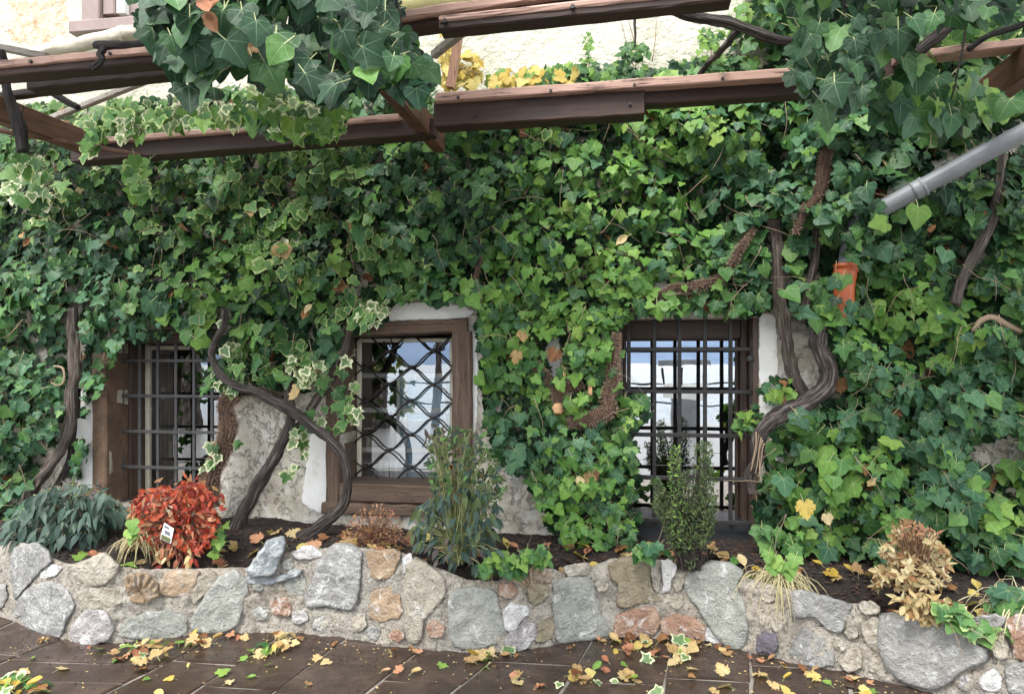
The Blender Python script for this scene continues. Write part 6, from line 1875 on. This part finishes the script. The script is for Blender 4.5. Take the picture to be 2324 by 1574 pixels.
# ivy runners on the soil and over the crest
def runner(label, poly, n, Y, s0, s1, mats, Ys=.06):
    t = thing('ivy_runner', label, 'ivy', PY(poly[0][0], poly[0][1], Y))
    L = Leaves()
    for k in range(n):
        x, y = sample(poly); s = random.uniform(s0, s1)
        L.add(random.choice(IVY), random.choice(mats), PY(x, y, Y + random.uniform(-Ys, Ys)), (random.gauss(0, .4), -.8, random.uniform(.3, 1.2)), (random.gauss(0, .8), -.4, -.5), s)
    stems(t, [poly], max(2, n // 6), (Y - .03, Y + .03))
    L.build(t)
runner('bright ivy runner creeping at the foot of the tall loose shrub', [(1085, 1285), (1130, 1250), (1180, 1255), (1235, 1235), (1240, 1270), (1180, 1290), (1110, 1305)], 46, -.86, .05, .085, ['ivy_young', 'ivy_green', 'ivy_green'])
runner('ivy runner trailing over the boulder at the lower right', [(2120, 1370), (2180, 1375), (2200, 1410), (2290, 1425), (2280, 1445), (2210, 1440), (2150, 1420)], 26, -1.14, .05, .08, ['ivy_green', 'ivy_variegated'], .02)
runner('dark ivy runner at the right edge above the wall crest', [(2230, 1330), (2330, 1340), (2330, 1390), (2240, 1370)], 24, -1.0, .06, .09, ['ivy_green', 'ivy_blue'])
runner('few ivy leaves under the left ivy beside the blue green bush', [(0, 1060), (60, 1100), (50, 1180), (0, 1200)], 22, -.3, .07, .10, ['ivy_green', 'ivy_blue'])
runner('ivy sprig reaching across the barred window from the right', [(1655, 930), (1725, 915), (1722, 985), (1670, 990)], 16, -.08, .045, .085, ['ivy_young', 'ivy_green'], .03)
runner('ivy sprig growing at the right foot of the red bush', [(488, 1190), (515, 1185), (512, 1250), (492, 1265)], 12, -.7, .05, .07, ['ivy_green', 'ivy_young'])
runner('ivy leaves on the soil before the barred window', [(1440, 1235), (1500, 1232), (1510, 1262), (1440, 1262)], 14, -.62, .05, .08, ['ivy_green', 'ivy_young', 'ivy_blue'])

# ================================================================== fallen leaves
LEAFCOL = {'leaf_yellow': 'yellow', 'leaf_tan': 'tan', 'leaf_brown': 'brown', 'leaf_pink': 'reddish brown', 'ivy_young': 'light green', 'ivy_green': 'green', 'ivy_cream': 'cream edged green'}
def fallen(p, size, mat, where, grp, flat=1.0):
    sh = random.choice({'leaf_yellow': ('oval0', 'vine0', 'curl0', 'broad0'), 'leaf_tan': ('vine0', 'vine1', 'curl0', 'ivy2'), 'leaf_brown': ('vine1', 'curl0', 'vine0'), 'leaf_pink': ('vine1', 'vine0', 'curl0')}.get(mat, ('ivy0', 'ivy2', 'ivy3', 'curl0')))
    a = random.uniform(0, 6.283)
    n = Vector((random.gauss(0, .35), random.gauss(-.15, .35), 1 * flat + .1))
    o = bpy.data.objects.new('fallen_leaf', leaf_mesh(sh, mat, 'petiole'))
    o.matrix_basis = frame(p, n, (math.cos(a), math.sin(a), 0), size)
    COL.objects.link(o)
    c = LEAFCOL[mat]
    o['label'] = f'{c} fallen leaf lying on {where}'
    o['category'] = 'leaf'
    o['group'] = f'{c} leaves fallen on {grp}'
MIXC = ['leaf_yellow', 'leaf_tan', 'leaf_tan', 'leaf_tan', 'leaf_brown', 'leaf_brown', 'leaf_pink', 'leaf_pink', 'ivy_young', 'ivy_cream']
def litter(where, poly, n, s0, s1, pile=0.0, mix_=MIXC):
    for k in range(n):
        x, y = sample(poly)
        if y < foot(x) + 3: y = foot(x) + random.uniform(3, 9)
        p = PZ(x, y, 0.012 + random.random() * pile)
        fallen(p, random.uniform(s0, s1) * .82, random.choice(mix_), 'the paving ' + where, 'the paving ' + where)
litter('in the left heap', [(200, 1478), (300, 1458), (420, 1440), (450, 1446), (420, 1475), (340, 1495), (210, 1492)], 26, .05, .09, .03)
litter('right of the left heap', [(440, 1442), (500, 1442), (490, 1460), (440, 1460)], 8, .05, .09, .02)
litter('at the lower left corner', [(0, 1535), (50, 1520), (105, 1535), (100, 1574), (0, 1574)], 18, .05, .09, .02, ['leaf_yellow', 'ivy_young', 'ivy_cream', 'leaf_brown', 'ivy_green'])
litter('left of the middle joint', [(560, 1480), (600, 1455), (660, 1430), (690, 1440), (660, 1470), (600, 1490)], 20, .05, .09, .02, ['leaf_yellow', 'ivy_green', 'ivy_young', 'leaf_tan'])
litter('in the right heap', [(1380, 1450), (1440, 1440), (1580, 1450), (1600, 1470), (1560, 1500), (1460, 1490), (1390, 1470)], 26, .055, .095, .03)
litter('left of the right heap', [(1270, 1520), (1400, 1500), (1440, 1510), (1450, 1540), (1350, 1560), (1290, 1540)], 16, .05, .09, .02)
litter('below the second fossil', [(1040, 1485), (1160, 1475), (1180, 1490), (1060, 1500)], 8, .06, .10, .01)
litter('before the right heap', [(1380, 1440), (1700, 1470), (1640, 1574), (1400, 1574)], 8, .05, .09, .0)
litter('across the left third', [(0, 1440), (700, 1480), (700, 1574), (0, 1574)], 20, .04, .08, .0, ['leaf_yellow', 'leaf_yellow', 'leaf_tan', 'ivy_young', 'leaf_brown'])
litter('across the middle', [(700, 1480), (1400, 1490), (1400, 1574), (700, 1574)], 14, .04, .075, .0)
litter('across the right third', [(1600, 1500), (2050, 1560), (2050, 1574), (1600, 1574)], 11, .05, .085, .0, ['leaf_yellow', 'leaf_yellow', 'leaf_tan', 'ivy_young'])

for k in range(46):
    x = random.uniform(60, 2000)
    p = PZ(x, foot(x) + random.uniform(3, 16), .012)
    fallen(p, random.uniform(.028, .055), random.choice(('leaf_brown', 'leaf_tan', 'leaf_brown', 'leaf_pink')), 'the paving close along the wall foot', 'the paving along the wall foot')

# tiny crumbs and twigs on the paving
g = G()
for k in range(1300):
    x = random.uniform(-20, 2250); y = random.uniform(foot(x) + 1, foot(x) + 140 * random.random() + 12)
    if y > 1600: continue
    p = PZ(x, y, .004); a = random.uniform(0, 6.28); l = random.uniform(.002, .011); w = l * random.uniform(.2, .7)
    d = Vector((math.cos(a), math.sin(a), 0)) * l; e = Vector((-math.sin(a), math.cos(a), 0)) * w
    g.add([p - d, p + e, p + d, p - e, p + Vector((0, 0, w))], [(0, 1, 4), (1, 2, 4), (2, 3, 4), (3, 0, 4)], random.choice((0, 0, 0, 1)))
tag(g.build('paving_crumbs', [M['mulch'], M['leaf_tan']]), 'dark soil crumbs and bits scattered over the paving', 'debris', kind='stuff')

def bed_leaf(x, t, mat, s, wh):
    p = soil_front(x)
    Y = p.y + (-.05 - p.y) * t
    z = p.z * (1 - min(1, t * 3)) + soil_z(p.x) * min(1, t * 3) + 0.03 * nz(p.x * 2.3, Y * 2.3, 4) + .016
    fallen(Vector((p.x, Y, z)), s, mat, 'the soil ' + wh, 'the soil ' + wh, .8)
DRY = ['leaf_tan', 'leaf_tan', 'leaf_brown', 'leaf_pink', 'leaf_pink', 'leaf_yellow']
for (x0, x1, n, t0, t1, wh) in ((90, 330, 8, 0, .35, 'before the blue green bush'), (330, 520, 8, 0, .3, 'before the red bush'), (540, 780, 18, .05, .7, 'round the vine trunks'), (760, 960, 22, .02, .6, 'under the rusty heather'), (960, 1250, 14, .0, .5, 'under the tall loose shrub'),
                             (1250, 1450, 12, .0, .4, 'below the middle ivy'), (1440, 1720, 24, .0, .5, 'before the barred window'), (1720, 2000, 8, 0, .5, 'beside the straw grass'), (1980, 2330, 18, 0, .5, 'round the withered straw shrub')):
    for k in range(n):
        bed_leaf(random.uniform(x0, x1), random.uniform(t0, t1), random.choice(DRY), random.uniform(.045, .085), wh)
for x, t_, m_ in ((150, .1, 'ivy_young'), (270, .05, 'ivy_young'), (195, .05, 'ivy_green'), (1520, .2, 'ivy_green'), (1680, .3, 'ivy_green'), (1690, .05, 'ivy_young')):
    bed_leaf(x, t_, m_, .09, 'as a single fresh leaf')

# ================================================================== the lakeside behind the camera, seen in the panes
t = thing('railing', 'dark metal railing along the quay mirrored in the panes', 'railing', (0, -13.5, 0))
for k in range(15):
    x = -21 + k * 3
    G().add(*box(x - .03, x + .03, -13.53, -13.47, -.05, 1.05, .004)).build('post', M['iron'], t)
for z in (.5, 1.0):
    G().add(*box(-21, 21, -13.52, -13.48, z - .02, z + .02, .004, axis='x')).build('rail', M['iron'], t)
def far_tree(label, x, y, h, rad, conic, n):
    t = thing('lakeside_tree', label, 'tree', (x, y, -.05))
    G().add(*tube([(x, y, -.1), (x + .05, y, h * .5), (x, y, h * .92)], [rad * .09, rad * .03], seg=9, step=.4, rough=.2)).build('trunk', M['bark_dark'], t, smooth=True)
    L = Leaves()
    for k in range(n):
        u = random.random()
        z = h * (.22 + .78 * u)
        r = rad * ((1 - u) if conic else math.sqrt(max(.02, 1 - (2 * u - 1) ** 2))) * math.sqrt(random.random())
        a = random.uniform(0, 6.283)
        L.add('leaflet', random.choice(('ivy_dark', 'leaf_box')), (x + r * math.cos(a), y + r * math.sin(a), z), (random.gauss(0, 1), random.gauss(0, 1), 1), (math.cos(a), math.sin(a), -.3), random.uniform(.07, .15))
    if n: L.build(t, 0, rest='crown')
far_tree('broad dark tree trunk by the quay mirrored in the scrolled window', -6.0, -11.5, 9.0, 4.2, False, 0)
far_tree('slim bare trunk by the quay mirrored in the scrolled window', -4.45, -11.5, 9.0, 1.2, False, 0)
far_tree('dark tree by the quay mirrored in the leftmost window', -10.5, -11.0, 9.0, 3.4, False, 0)
t = thing('kiosk', 'small dark landing stage kiosk mirrored in the barred window', 'kiosk', (1.2, -11.6, 0))
for (x0, x1, z0, z1, mt, nm) in ((.72, 1.7, .75, 1.05, 'white_paint', 'counter'), (.66, 1.76, 1.46, 1.58, 'pvc_grey', 'roof_panel'), (.9, 1.5, -.05, .75, 'pvc_grey', 'base')):
    G().add(*box(x0, x1, -11.8, -11.3, z0, z1, .01)).build(nm, M[mt], t)
for x in (.75, 1.2, 1.65):
    G().add(*box(x - .025, x + .025, -11.6, -11.55, 1.05, 1.42, .004)).build('post', M['iron'], t)
